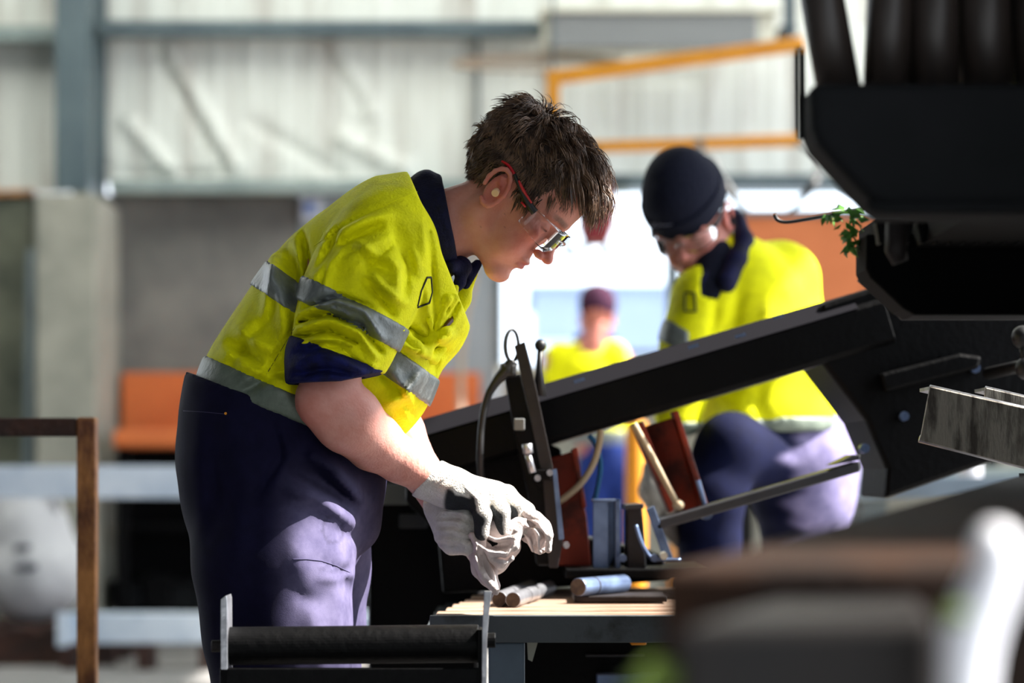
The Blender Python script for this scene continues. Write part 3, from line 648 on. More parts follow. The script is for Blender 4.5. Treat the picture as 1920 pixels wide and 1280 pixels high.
for (u, Y, wpx, mt) in ((950, 3.8, 68, 'table_leg'), (1380, 3.8, 60, 'table_leg'), (1058, 4.55, 60, 'black_paint'), (1440, 4.55, 50, 'black_paint')):
    p = at(u, 0, Y); h = wpx/2*Y/F; m = MB(); m.box((p[0]-h, Y-.02, 0), (p[0]+h, Y+.03, ZT-.044)); m.build('leg', mt, tb, bevel=.003)
m = MB(); m.prism([(988,1198),(1010,1198),(998,1240),(990,1236)], 3.83, 3.85); m.build('gusset', 'unit_cream', tb)
m = MB(); p = at(930, 0, 4.2); m.box((p[0], 4.15, .0), (XR, 4.55, ZT-.06)); m.build('lower_cabinet', 'black_paint', tb, bevel=.004)
m = MB(); p = at(1118, 1262, 4.13); m.box((p[0], 4.12, p[2]-.03), (p[0]+.11, 4.15, p[2])); m.build('cabinet_handle', 'blue_steel', tb, bevel=.003)
m = MB(); p = at(1100, 1230, 4.1); m.box((p[0], 4.13, p[2]-.003), (p[0]+.1, 4.15, p[2])); m.build('cabinet_trim', 'dark_grey', tb)
m = MB(); m.pbox(1183, 1199, 1212, 1209, 3.95, 4.0); one('yellow_clip', m, 'orange_paint', 'small orange yellow clip under the table edge', 'clip', bevel=.002)
def rod(p, q, r, label, mt='bright_steel'):
    m = MB(); P_, Q_ = np.array(p), np.array(q); m.tube([P_, Q_], r, 28, smooth_path=False); o = one('steel_rod', m, mt, label, 'rod', 'round steel bars on the table', bevel=.0015)
    d = (Q_-P_)/np.linalg.norm(Q_-P_); m = MB(); m.tube([P_-d*.001, P_+d*.001], r*.93, 24, smooth_path=False); m.build('cut_face', 'rod_end', o)
    m = MB(); c0 = P_+(Q_-P_)*.3; m.tube([c0, c0+d*.004], r*1.02, 28, smooth_path=False); m.build('band', 'mill_steel', o); return o
r = .0128
rod((at(962,0,3.97)[0], 3.97, ZT+r), (at(1030,0,4.42)[0], 4.42, ZT+r), r, 'front bright steel bar lying on the planks with its brown cut end facing us')
rod((at(936,0,4.0)[0], 4.0, ZT+r), (at(1000,0,4.5)[0], 4.5, ZT+r), r, 'bright steel bar lying just behind and left of the front bar')
r = .0155
rod((at(1084,0,4.10)[0], 4.10, ZT+.0125+r), (at(1168,0,4.28)[0], 4.25, ZT+.0125+r), r, 'blue grey steel bar lying to the right by the upright box section', 'blue_steel')
m = MB(); m.box((at(1075,0,4.15)[0], 4.12, ZT+.002), (at(1250,0,4.15)[0], 4.26, ZT+.012)); one('steel_flat', m, 'mill_steel', 'dark steel flat bar lying on the table under the blue grey bar', 'bar', bevel=.002)

# ================================================================== ROLLER STAND, RUSTY FRAME
Yr = 3.4; rs = empty('roller_stand', (at(660,0,Yr)[0], Yr, 0), 'black roller stand in front with two upright steel straps', 'stand')
m = MB(); m.tube([at(424,1211,Yr), at(898,1206,Yr)], 36*Yr/F, 40, smooth_path=False); m.build('roller', 'black_paint', rs, bevel=.002)
m = MB(); m.prism([(414,1124),(424,1116),(426,1124),(427,1290),(414,1290)], Yr-.03, Yr+.03); V_ = m; m.build('side_strap', 'bright_steel', rs, bevel=.0008)
m = MB(); m.prism([(908,1108),(922,1108),(917,1150),(913,1200),(912,1300),(903,1300),(904,1180)], Yr-.045, Yr-.035); m.build('side_strap', 'bright_steel', rs, bevel=.0008)
m = MB(); m.prism([(896,1180),(904,1180),(903,1300),(896,1300)], Yr-.034, Yr+.03); m.build('strap_edge', 'black_paint', rs)
m = MB(); p = at(405,1211,Yr); m.tube([p-[.006,0,0], p+[.012,0,0]], .0085, 16, smooth_path=False); m.build('axle_nut', 'mill_steel', rs, bevel=.001)
m = MB(); p = at(917,1200,Yr-.02); m.tube([p-[.004,0,0], p+[.009,0,0]], .0105, 16, smooth_path=False); m.build('axle_nut', 'black_paint', rs, bevel=.001)
m = MB(); m.pbox(412, 1252, 900, 1300, Yr-.03, Yr-.02); m.build('cross_plate', 'black_paint', rs, bevel=.002)
for u in (420, 903):
    p = at(u, 1290, Yr); m = MB(); m.box((p[0]-.02, Yr-.02, 0), (p[0]+.02, Yr+.02, p[2])); m.build('leg', 'black_paint', rs, bevel=.002)
Yf = 4.6; rf = empty('rusty_frame', (at(60,0,Yf)[0], Yf, 0), 'rusty brown square tube frame at the left edge', 'frame')
wq = 36*Yf/F
a = at(161, 782, Yf)
m = MB(); m.box((a[0]-wq/2, Yf, 0), (a[0]+wq/2, Yf+wq, a[2])); m.build('upright', 'rust', rf, bevel=.004, seg=3)
m = MB(); m.box((a[0]-1.1, Yf+.001, a[2]-wq), (a[0]-wq/2-.001, Yf+wq, a[2]-.001)); m.build('top_rail', 'rust_dark', rf, bevel=.004, seg=3)
m = MB(); m.box((a[0]-1.1-wq, Yf, 0), (a[0]-1.1-.001, Yf+wq, a[2])); m.build('upright', 'rust', rf, bevel=.004, seg=3)

# ================================================================== DARK MACHINE HEAD, UPPER RIGHT
Yh = 2.75
hd = empty('machine_head', at(1720, 600, Yh), 'big black machine head with upright pipes filling the upper right corner', 'machine')
m = MB(); m.prism([(1497,182),(2300,182),(2300,418),(1640,418),(1612,400),(1560,345),(1512,292),(1500,262)], 2.66, 2.56); m.build('housing', 'black_paint_soft', hd, bevel=.012, seg=3)
m = MB(); m.prism([(1620,376),(2300,376),(2300,398),(1640,398)], 2.545, 2.56); m.build('lip', 'black_paint_soft', hd, bevel=.006)
m = MB(); m.prism([(1604,452),(2300,452),(2300,600),(1692,600),(1672,588),(1612,532),(1604,516)], 3.3, 3.2); m.build('lower_housing', 'black_flat', hd, bevel=.004)
m = MB(); m.prism([(1606,526),(1611,524),(1692,596),(2300,596),(2300,600),(1690,600)], 3.305, 3.3); m.build('edge_trim', 'dark_grey', hd)
m = MB(); m.prism([(1640,412),(2300,412),(2300,470),(1640,470)], 3.3, 3.45); m.build('inner_block', 'black_flat', hd)
for k in range(13):
    u = 1652+k*26; m = MB(); m.prism([(u-10,416),(u+10,416),(u+5,440),(u+3,456),(u-3,456),(u-5,440)], 3.1, 3.13); m.build('tooth', 'black_paint', hd, bevel=.001)
m = MB(); m.tube([at(1682,418,3.0), at(1680,470,3.0), at(1688,492,3.0)], [.014,.014,.010], 14, smooth_path=False); m.build('pin', 'mill_steel', hd, smooth=True)
for (u0, u1, wd) in ((1542,1576,84),(1668,1660,86),(1752,1750,92),(1846,1850,96),(1950,1950,100),(2050,2050,100)):
    m = MB(); m.tube([at(u0-12, -200, 2.7), at(u0, 0, 2.7), at(u1, 186, 2.7)], wd/2*2.7/F, 24, smooth_path=False); m.build('pipe', 'dark_pipe', hd, smooth=True)
for k in range(3):
    m = MB(); m.tube([at(1710+k*94, -200, 2.85), at(1706+k*94, 186, 2.85)], .03, 16, smooth_path=False); m.build('pipe', 'black_flat', hd, smooth=True)
m = MB(); m.bar(at(1499, 90, 2.62), at(1501, 262, 2.62), .006, .006, up=(0,1,0)); m.tube([at(1501,176,2.62), at(1512,186,2.62), at(1540,188,2.62)], .003, 8); m.build('wire_stay', 'black_flat', hd)
m = MB(); m.box((at(1690,0,3.3)[0], 2.8, at(0,452,3.3)[2]-.02), (at(2300,0,3.0)[0], 3.3, at(0,384,2.8)[2]+.1)); m.build('neck', 'black_flat', hd)
m = MB(); p = at(2300,0,2.8); m.box((p[0]+.12, 1.85, 0), (p[0]+.7, 3.3, 2.6)); m.build('sun_block_column', 'black_flat', hd)  # unseen column, enlarged to keep the sun off the foreground beams
m = MB(); m.tube([at(1452,402,3.3), at(1458,412,3.3), at(1475,416,3.3), at(1510,411,3.3), at(1560,402,3.3), at(1620,392,3.3)], .0026, 8); one('hooked_wire', m, 'black_rubber', 'thin black wire with a hooked tip poking left out of the machine head', 'wire', smooth=True)
sp = empty('leafy_sprig', at(1600, 470, 3.25), 'small green leafy sprig hanging at the left edge of the machine head', 'plant')
m = MB(); m.tube([at(1560,400,3.3), at(1596,402,3.28), at(1600,430,3.26), at(1592,455,3.25), at(1588,472,3.25)], .0018, 6); m.tube([at(1598,440,3.27), at(1614,468,3.27)], .0015, 6); m.build('stem', 'leaf', sp, smooth=True)
for k in range(52):
    if k < 20: c = at(1545+k*3.3, 400+RNG.uniform(-12,10), 3.28+RNG.uniform(-.02,.02))
    else: c = at(1598+RNG.uniform(-22,14), 408+(k-20)*2.0, 3.27+RNG.uniform(-.02,.02))
    d = RNG.normal(size=3); d[2] -= .8; d /= np.linalg.norm(d); s_ = np.cross(d, RNG.normal(size=3)); s_ /= np.linalg.norm(s_); l = RNG.uniform(.013,.024); nn = np.cross(d, s_)
    V = [c, c+d*l*.4+s_*l*.28+nn*l*.1, c+d*l, c+d*l*.4-s_*l*.28+nn*l*.1, c+d*l*.45-nn*l*.05]
    m = MB(); m.add(V, [(0,1,4),(1,2,4),(2,3,4),(3,0,4)]); m.build('leaf', 'leaf', sp)
# steel offcuts right
def offcut(pts, Y0, label):
    m = MB(); m.prism(pts, Y0, Y0+.006); o = one('steel_offcut', m, 'brushed', label, 'offcut', bevel=.0015)
    T = [at(*p, Y0) for p in pts]
    m = MB(); m.tube([T[0]+[0,.006,-.003], T[1]+[0,.006,-.003]], .0055, 12, smooth_path=False); m.tube([T[3]+[0,.006,.003], T[2]+[0,.006,.003]], .0055, 12, smooth_path=False); m.build('rolled_edge', 'bright_steel', o, smooth=True)
    m = MB(); m.add([T[0]+[0,.006,0], T[1]+[0,.006,0], T[1]+[0,.09,0], T[0]+[0,.09,0]]+[T[0]+[0,.006,-.005], T[1]+[0,.006,-.005], T[1]+[0,.09,-.005], T[0]+[0,.09,-.005]], [(0,1,2,3),(7,6,5,4),(0,4,5,1),(1,5,6,2),(2,6,7,3),(3,7,4,0)]); m.build('flange', 'bright_steel', o)
    return o
offcut([(1744,724),(2080,800),(2056,910),(1725,826)], 3.5, 'scratched grey steel channel offcut with a bright lower edge at the right edge')
offcut([(1848,726),(2080,780),(2070,830),(1842,780)], 3.75, 'second steel offcut peeking out behind the front one on the right')
m = MB(); p = at(2045, 860, 3.5); m.box((p[0]-.02, 3.5, 0), (p[0]+.12, 3.9, p[2]-.02)); one('offcut_stand', m, 'black_paint', 'dark stand carrying the steel offcuts outside the right edge', 'stand')

# ================================================================== BLURRED STEEL IN THE RIGHT FOREGROUND
A0, A1 = np.array(at(1238,1066,1.55)), np.array(at(1900,893,3.15))
def slab(name, c, th, mt, label, parent=None):
    V = [np.array(p, float) for p in c]; B = [p-[0,0,th] for p in V]
    m = MB(); m.add(V+B, [(0,1,2,3),(7,6,5,4),(0,4,5,1),(1,5,6,2),(2,6,7,3),(3,7,4,0)]); return one(name, m, mt, label, 'beam', bevel=.006)
slab('steel_beam', [A0, A0+[.4,0,0], A1+[.24,0,0], A1], .12, 'rusty_beam', 'long rusty brown steel beam running away from us on the right, out of focus')
zf = CH-(1172-HOR)/F*1.28
c0 = at(1268, 1172, 1.28); c1 = at(1760, 1160, 1.28)
slab('steel_beam', [(c0[0],1.28,zf), (c1[0],1.28,zf+.003), (c1[0]+.05,1.66,zf+.002), (c0[0]+.13,1.72,zf+.002)], .16, 'dark_billet', 'dark steel beam end nearest us at the lower right, out of focus')
ht = empty('support_trestle', (.35,1.9,0), 'dark trestle legs under the blurred steel beams at the lower right', 'trestle')
for y in (1.45, 2.6):
    m = MB(); m.box((.1 if y < 2 else .35, y, .0), (.5 if y < 2 else .8, y+.06, .68 if y < 2 else .75)); m.build('leg', 'black_flat', ht)
m = MB(); pts = [at(1866,1024,1.25), at(1872,1060,1.25), at(1850,1120,1.25), at(1822,1190,1.25), at(1812,1300,1.25), at(1808,1500,1.25)]
m.tube(pts, [.0115,.0125,.0145,.0155,.0135,.0125], 20); m.sphere(pts[0], .0118); one('white_lever', m, 'white_paint', 'thick white curved lever handle in the lower right foreground, out of focus', 'lever', smooth=True)
m = MB(); m.tube([at(1290,1265,1.3), at(1225,1268,1.3), at(1180,1320,1.3)], .009, 12); one('green_strap', m, 'strap_green', 'green strap end at the bottom edge below the steel beam, out of focus', 'strap', smooth=True)
m = MB(); m.tube([at(1770,1146,1.24), at(1810,1150,1.24)], .005, 12, smooth_path=False); one('green_tie', m, 'strap_green', 'small pale green tie around the white lever', 'tie', smooth=True)

# ================================================================== PEOPLE
def rgb(*c): return np.array(lin(*c)[:3])
SKIN = rgb(214,150,132); SKIN_RED = rgb(196,96,86); LIP = rgb(170,76,74); BROW = rgb(92,64,48)
def head_frame(O, pitch, yaw, roll=0.0, base=0.0):
    """local x = where the face looks, y = left, z = crown. base turns the whole head about the vertical first"""
    p, y, r, b = [math.radians(a) for a in (pitch, yaw, roll, base)]
    R = Matrix.Rotation(b+y, 3, 'Z') @ Matrix.Rotation(p, 3, 'Y') @ Matrix.Rotation(r, 3, 'X')
    return Frame(O, np.array(R))
def sdf_head(s, fr, male_nose=1.0):
    s.fr = fr
    s.ell((.0,0,.055), (.1,.077,.083), k=.01)
    s.ell((.045,0,.05), (.056,.066,.066), k=.02)                      # forehead
    s.ell((.04,0,-.025), (.05,.056,.068), k=.02)
    for q in (-1, 1):
        s.cap((.0,q*.052,-.052), (.07,q*.014,-.092), .016, .015, k=.022)   # jaw
        s.cap((.0,q*.06,-.01), (.0,q*.053,-.052), .014, .015, k=.02)
        s.ell((.066,q*.04,-.008), (.022,.018,.017), k=.018)            # cheekbone
        s.ell((.06,q*.036,-.045), (.022,.018,.026), k=.02)
        s.cap((.094,q*.010,.031), (.077,q*.048,.029), .0085, .007, k=.012) # brow ridge
    s.ell((.078,0,-.091), (.0175,.018,.015), k=.014)                  # chin
    s.ell((.073,0,-.052), (.024,.03,.026), k=.016)                    # mouth mound
    for q in (-1, 1):
        s.ell((.098,q*.030,.010), (.017,.017,.0125), k=.012, mode='s')
        s.ell((.079,q*.031,.009), (.0135,.0145,.012), k=.004)          # lid over the eyeball
        s.cap((.0915,q*.02,.0065), (.088,q*.043,.0065), .0012, k=.002, mode='s')
    s.cap((.093,0,.024), (.113*1.0,0,-.018), .0065, .0085, k=.009)      # nose
    s.ell((.1165,0,-.0235), (.0105,.0095,.0085), k=.006)
    for q in (-1, 1):
        s.ell((.104,q*.0115,-.0275), (.0095,.0062,.007), k=.005)
        s.ell((.108,q*.0065,-.034), (.004,.0028,.003), k=.002, mode='s')
    s.ell((.0955,0,-.0505), (.0075,.022,.0048), k=.005); s.ell((.0935,0,-.0625), (.0075,.019,.0058), k=.005)
    s.cap((.102,-.016,-.0565), (.102,.016,-.0565), .0018, k=.002, mode='s')
    s.cap((.098,-.004,-.0745), (.098,.004,-.0745), .006, k=.01, mode='s')
    for q in (-1, 1):
        c = (.0, q*.079, .0)
        P = [(c[0]-.004+.0175*math.cos(a)*(1 if math.sin(a) < 0 else 1.05)-.12*(.032*math.sin(a)), c[1]+q*(.006+.004*math.cos(a-2.6)), c[2]+.031*math.sin(a)) for a in np.linspace(-2.1, 3.4, 14)]
        s.ell((-.003, q*.078, .0), (.0155,.0045,.028), k=.006)
        s.chain([(p, .0036) for p in P], k=.003)
        s.ell((-.001, q*.083, -.003), (.0095,.0055,.0145), k=.003, mode='s')
        s.cap((-.002, q*.082, .006), (-.009, q*.082, .017), .0024, k=.003); s.cap((-.009, q*.082, .017), (.002, q*.082, .022), .0022, k=.003)
        s.ell((.005, q*.08, -.026), (.0075,.004,.0075), k=.004)
        s.ell((.0115, q*.078, -.004), (.004,.004,.006), k=.003)
    s.fr = Frame((0,0,0), np.eye(3))
def head_cols(fr, P, N, base=SKIN, red=1.0):
    L = (P-fr.O)@fr.R
    col = np.tile(base, (len(P),1)); x, y, z = L[:,0], np.abs(L[:,1]), L[:,2]
    def mixin(c, w):
        nonlocal col
        w = np.clip(w, 0, 1)[:,None]; col = col*(1-w)+c*w
    near = (np.linalg.norm(L-[.03,0,0], axis=1) < .19)
    cheek = np.exp(-(((x-.075)/.035)**2+((y-.045)/.03)**2+((z+.02)/.035)**2)); mixin(SKIN_RED, .55*red*cheek)
    mixin(SKIN_RED, .8*red*np.exp(-(((x-.116)/.016)**2+(y/.016)**2+((z+.024)/.014)**2)))
    mixin(SKIN_RED, .75*red*np.exp(-(((x+.003)/.03)**2+((y-.086)/.014)**2+(z/.04)**2)))
    lip = np.exp(-((np.abs(z+.0565)/.0085)**4+(y/.021)**4))*(x > .085); mixin(LIP, lip*.9)
    brow = np.exp(-(((z-.033-.05*(y-.02)*(y < .04))/.005)**4+((y-.032)/.022)**4))*(x > .06); mixin(BROW, brow*.75)
    stub = np.exp(-(((z+.085)/.03)**2+(y/.06)**4))*(x > .0)*near; mixin(base*.72, .35*stub)
    lash = np.exp(-((np.abs(z-.0065)/.0018)**2+((y-.031)/.015)**4))*(x > .075); mixin(rgb(70,40,34), lash*.8)
    return col
def rgba(c): return np.concatenate([c, np.ones((len(c),1))], 1)

# ------------------------------------------------------------------ the bent man in front
YM = 3.8; S1 = YM/F
WOFF = 0
def P1(u, v, w=0.0): return at(u, v, YM+(w+WOFF)*S1)
def px(*a): return a
H1 = head_frame(P1(951, 366, 0), 46.5, 0, 0, -10)
lo = np.array([-.62, 3.42, -.02]); hi = np.array([.18, 4.22, 1.53])
hc = H1((.02,0,.02))
b = SDF(lo, hi, .009, (hc-[.15,.13,.16], hc+[.15,.13,.16]), .0023)
def ch(s, pts, k=.02, mode='u', S=S1, P=P1):
    return s.chain([(P(*p[0]), p[1]*S)+((p[2],) if len(p) > 2 else ()) for p in pts], k=k, mode=mode)
ch(b, [((765,455,0),84,1.2),((700,520,0),125,1.35),((600,660,0),130,1.3),((545,790,0),135,1.25)], .04)      # trunk under the clothes
ch(b, [((905,392,0),60,.95),((850,420,0),61,1.0),((795,452,0),72,1.2)], .02)                                # neck
ch(b, [((745,455,-165),70),((665,600,-210),48),((615,735,-216),46)], .03)
ch(b, [((612,750,-220),57),((652,785,-200),61),((700,828,-125),52),((750,862,-78),41),((803,898,-32),32),((840,912,-25),24)], .012)
ch(b, [((745,455,175),70),((735,600,225),52),((715,735,215),48)], .03)
ch(b, [((715,738,212),52),((748,810,150),48),((790,885,90),37),((832,955,30),31),((842,975,18),26)], .012)
for sw, kn, an in (((520,860,-85),(535,1380,-100),(500,1890,-105)), ((555,860,105),(600,1390,120),(560,1890,125))):
    ch(b, [(sw,105,1.0),(kn,68),(an,52)], .03)
sdf_head(b, H1)
def body_col(P, N):
    c = head_cols(H1, P, N)
    L = (P-H1.O)@H1.R
    far = sstep(.2, .32, np.linalg.norm(L, axis=1))[:,None]
    c = c*(1-far)+rgb(222,160,146)*far
    el = np.exp(-(np.linalg.norm(P-P1(575,770,-230), axis=1)/.035)**2)[:,None]; c = c*(1-.55*el)+SKIN_RED*.55*el
    # small moles on the cheek and neck
    for (x_, z_, r_) in ((.03,-.02,.0016),(.045,-.035,.0012),(.02,-.06,.0012),(.055,-.045,.0011),(.0,-.05,.0013)):
        d = np.sqrt((L[:,0]-x_)**2+(L[:,2]-z_)**2); m_ = ((d < r_*.9) & (L[:,1] < 0))[:,None]*.4; c = c*(1-m_)+rgb(96,50,40)*m_
    return rgba(c)
man = build_sdf(b, 'person', 'skin', it=1, colf=body_col)
tag(man, 'bent young man in front in yellow shirt and white gloves, wiping with a rag', 'person')

# shirt
TOR = [((820,436,0),92,1.15),((785,458,0),136,1.3),((738,516,0),168,1.25),((678,580,0),180,1.18),((622,660,0),181,1.12),((570,742,0),184,1.08),((540,800,0),184,1.08)]
def torso_sdf():
    s = SDF((-.56,3.44,.78), (.06,4.14,1.42), .0045)
    ch(s, TOR, .03)
    ch(s, [((735,455,-150),92),((735,455,150),92)], .05)
    ch(s, [((700,690,-60),92),((735,735,-40),58)], .05)
    ch(s, [((832,632,30),26),((795,600,20),54)], .03)
    return s
def slv(s, far=False):
    q = 1 if far else -1
    if not far: ch(s, [((722,462,-165),96),((688,520,-195),97),((664,580,-215),93),((645,640,-228),84),((626,700,-232),78)], .03)
    else: ch(s, [((735,470,165),92),((735,560,205),88),((722,640,225),78),((715,700,220),72)], .03)
    return s
def torso_folds(s):
    Y0 = 3.66; g = lambda pts, rad, amp: s.fold(pts, rad*.8, amp*3.0, Y0, (.02,.14))
    g([(496,590),(505,536),(512,500)], 14, .006); g([(424,638),(455,655),(488,680)], 12, -.007); g([(440,610),(480,640),(520,660)], 14, .006)
    g([(430,690),(450,650),(500,600)], 14, -.004); g([(500,701),(528,655),(555,612)], 5, -.004); g([(410,650),(470,690),(540,720)], 10, .004)
    g([(804,414),(812,520),(817,621)], 6, -.004); g([(795,430),(800,520),(806,620)], 10, .004)
    g([(749,583),(787,549),(800,502)], 12, -.010); g([(775,470),(786,500),(790,540)], 10, .006); g([(880,500),(860,560),(835,610)], 5, -.005)
    g([(740,600),(790,640),(830,655)], 12, -.012); g([(745,640),(780,660),(845,625)], 10, .010); g([(800,600),(815,640),(812,700)], 8, -.008)
    g([(700,680),(750,735),(770,780)], 10, -.006); g([(720,760),(760,740),(790,700)], 12, .006); g([(740,700),(760,745),(765,790)], 14, .005)
    g([(520,440),(545,500),(560,560)], 16, -.010); g([(560,430),(574,490),(583,560)], 9, -.014); g([(500,470),(530,560),(540,640)], 20, .008)
    g([(560,600),(570,680),(560,740)], 16, -.010); g([(450,740),(520,700),(560,690)], 12, -.006)
    s.noise(.0036, 22, 3, (1,.6,1.3)); s.noise(.0012, 50, 5)
    return s
def sleeve_folds(s):
    Y0 = 3.6; g = lambda pts, rad, amp: s.fold(pts, rad*.8, amp*2.6, Y0, (.0,.09))
    g([(576,469),(631,431),(678,405),(741,376)], 4, -.003); g([(614,469),(603,500),(593,530)], 12, .007)
    g([(631,432),(612,477),(597,511)], 9, -.010); g([(635,462),(678,441),(712,425)], 10, -.009); g([(640,440),(690,415),(730,405)], 12, .006)
    g([(690,515),(722,479),(753,443)], 4, -.004); g([(650,500),(690,470),(730,450)], 14, .006); g([(660,520),(700,480)], 9, .004)
    g([(690,532),(715,560),(737,590)], 9, -.009); g([(705,525),(735,555),(760,570)], 10, .008); g([(745,430),(770,470),(775,520)], 12, -.006)
    g([(730,480),(750,520),(745,560)], 14, .006)
    g([(566,590),(635,572),(690,590),(722,640)], 7, .009); g([(562,604),(620,592),(680,612),(716,660)], 6, -.013)
    g([(562,620),(625,606),(680,630),(708,672)], 7, .010); g([(560,634),(620,622),(670,645),(700,682)], 6, -.012)
    g([(575,580),(640,560),(700,580)], 6, -.008); g([(640,640),(680,655),(705,690)], 6, .008); g([(560,648),(600,640),(640,640)], 6, .008)
    g([(640,455),(700,500),(760,520)], 7, -.004); g([(655,445),(715,488),(765,500)], 8, .004); g([(610,560),(625,500),(650,470)], 8, .004); g([(740,440),(765,500),(760,560)], 7, -.005); g([(600,575),(650,590),(700,640)], 4, .004); g([(572,640),(640,655),(690,690)], 4, -.005)
    s.noise(.0034, 24, 8, (1.3,.6,1)); s.noise(.0012, 50, 9)
    return s
AX = np.array([.565, 0, .825])           # up the back, in the picture plane
def cutline(s, p, q, keep, Y=3.7):
    """cut with the plane through two pixels and the line of sight's y axis; keep = pixel on the side that stays"""
    a, c, kp = at(*p, Y), at(*q, Y), at(*keep, Y); d = c-a; n = np.array([d[2],0,-d[0]]); n /= np.linalg.norm(n)
    if (kp-a)@n > 0: n = -n
    return s.half(n, a)
torso = torso_folds(torso_sdf()); sleeve = sleeve_folds(slv(torso_sdf().clone().__class__((-.56,3.44,.78), (.06,4.14,1.42), .0045)))
far_sl = slv(SDF((-.56,3.44,.78), (.06,4.14,1.42), .0045), True)
def cut_sleeve(s): return cutline(s, (556,642), (708,698), (640,560), 3.6)
slf = cut_sleeve(sleeve.clone()); farc = cutline(far_sl.clone(), (640,690), (800,700), (730,560), 3.98)
shirt = torso.clone(); cutline(shirt, (374,719), (576,798), (560,600), 3.8)
cutline(shirt, (768,330), (843,515), (700,500), 3.8)
shirt.also(slf, .010); shirt.also(farc, .012)
shirt_o = build_sdf(shirt, 'shirt', 'hivis', man, it=1)
def slab_band(src, l1, l2, nm, mt, grow=.0042, Y=3.7, minus=None):
    s = src.clone(); s.grow(grow); cutline(s, l1[0], l1[1], l2[0], Y); cutline(s, l2[0], l2[1], l1[0], Y)
    pass
    if minus is not None: s.minus(minus, .001)
    o = build_sdf(s, nm, mt, shirt_o, it=1); o['label'] = {'reflective':'grey reflective band','reflective_hem':'grey green reflective band at the hem'}[mt]; return o
slab_band(torso, ((494,485),(800,695)), ((463,529),(780,745)), 'reflective_band', 'reflective', Y=3.75, minus=slf)
slab_band(torso, ((388,667),(580,750)), ((374,717),(576,796)), 'reflective_band', 'reflective_hem', Y=3.8)
slab_band(slf, ((590,526),(760,612)), ((570,568),(726,648)), 'reflective_band', 'reflective', Y=3.58)
# navy cuff, rolled up
cf = SDF((-.4,3.44,.84), (-.1,3.86,1.2), .004)
ch(cf, [((640,640,-228),85),((630,676,-231),87),((620,716,-232),79)], .02)
Y0 = 3.58
for pts, rad, amp in (([(556,660),(620,652),(690,690)],7,-.007), ([(552,690),(610,676),(660,690),(690,705)],8,.007), ([(552,705),(610,694),(665,705)],5,-.008), ([(600,668),(650,680),(690,700)],6,.006), ([(552,722),(620,708),(680,715)],6,.005), ([(560,645),(620,645),(700,690)],6,.006), ([(570,700),(630,690),(690,712)],4,-.004), ([(556,680),(610,664),(670,676)],4,.004)): cf.fold(pts, rad, amp*1.15, Y0, (.0,.1))
cf.noise(.0015, 50, 2)
cutline(cf, (552,630), (706,690), (620,710), 3.58); 
s2 = SDF((-.4,3.44,.84), (-.1,3.86,1.2), .004); s2.V = cf.V.copy(); cutline(s2, (540,739), (640,716), (620,650), 3.58); cutline(s2, (640,716), (700,714), (640,650), 3.58)
hole = SDF((-.4,3.44,.84), (-.1,3.86,1.2), .004); ch(hole, [((622,712,-230),58),((600,790,-226),60),((650,800,-215),62)], .01); s2.minus(hole)
o = build_sdf(s2, 'cuff', 'cuff_navy', shirt_o, it=1); o['label'] = 'rolled navy cuff'
cf2 = SDF((-.3,3.8,.84), (.05,4.14,1.2), .006); ch(cf2, [((720,690,222),72),((715,735,215),62)], .02); cutline(cf2, (640,690), (800,700), (730,760), 3.98); cutline(cf2, (640,752), (800,752), (730,700), 3.98); o = build_sdf(cf2, 'cuff', 'navy', shirt_o)
# collar: a turned-down navy band round the neck
def collar(pairs, mt, parent, th=.004, P=P1, name='collar'):
    """pairs of (outer edge, inner edge) points in pixels with depth, going round the neck"""
    A = np.array([P(*p[0]) for p in pairs]); B = np.array([P(*p[1]) for p in pairs])
    A, _ = catmull(A, np.zeros(len(A)), 5); B, _ = catmull(B, np.zeros(len(B)), 5)
    mid = (A+B)/2; cen = mid.mean(0); nr = mid-cen; nr /= np.linalg.norm(nr, axis=1)[:,None]
    M = mid+nr*.008; rows = [A, M, B]; V = np.concatenate(rows+[r-nr*th for r in rows]); n = len(A); Fc = []
    for base, fl in ((0,0),(3*n,1)):
        for r_ in range(2):
            for i in range(n-1):
                q = (base+r_*n+i, base+r_*n+i+1, base+(r_+1)*n+i+1, base+(r_+1)*n+i); Fc.append(q[::-1] if fl else q)
    for i in range(n-1): Fc += [(i, 3*n+i, 3*n+i+1, i+1), (2*n+i, 2*n+i+1, 5*n+i+1, 5*n+i)]
    return link(name, V, Fc, mt, parent, smooth=True)
if False: collar([((868,520,-62),(905,492,-40)),((856,505,-85),(884,485,-72)),((838,470,-105),(862,440,-86)),((812,415,-112),(842,395,-84)),((786,370,-80),(836,362,-62)),((768,338,-20),(800,318,-15)),((772,336,60),(806,322,55)),((800,360,115),(840,360,85)),((845,450,105),(868,440,80)),((895,515,50),(905,492,45))], 'navy', shirt_o)
def collar_sdf(neck):
    s = SDF((-.26,3.5,1.12), (-.02,4.1,1.46), .0035)
    ch(s, [((790,438,0),99,1.22),((815,424,0),90,1.18),((860,404,0),66,1.1)], .02); ch(s, [((800,345,20),26,2.0),((815,350,20),20,2.0)], .02)
    cutline(s, (768,342), (836,515), (850,400), 3.76); cutline(s, (822,300), (862,500), (780,420), 3.76)
    h = SDF((-.26,3.5,1.12), (-.02,4.1,1.46), .0035); ch(h, [((900,388,0),60,1.08),((840,412,0),63,1.1),((780,430,0),64,1.1)], .02); s.minus(h)
    s.fold([(800,330),(822,380),(846,440),(852,500)], 5, .004, 3.66, (.0,.1)); s.fold([(788,350),(812,410),(836,480)], 5, -.003, 3.66, (.0,.1))
    s.noise(.0015, 40, 6); return s
o = build_sdf(collar_sdf(None), 'collar', 'navy', shirt_o, it=1)
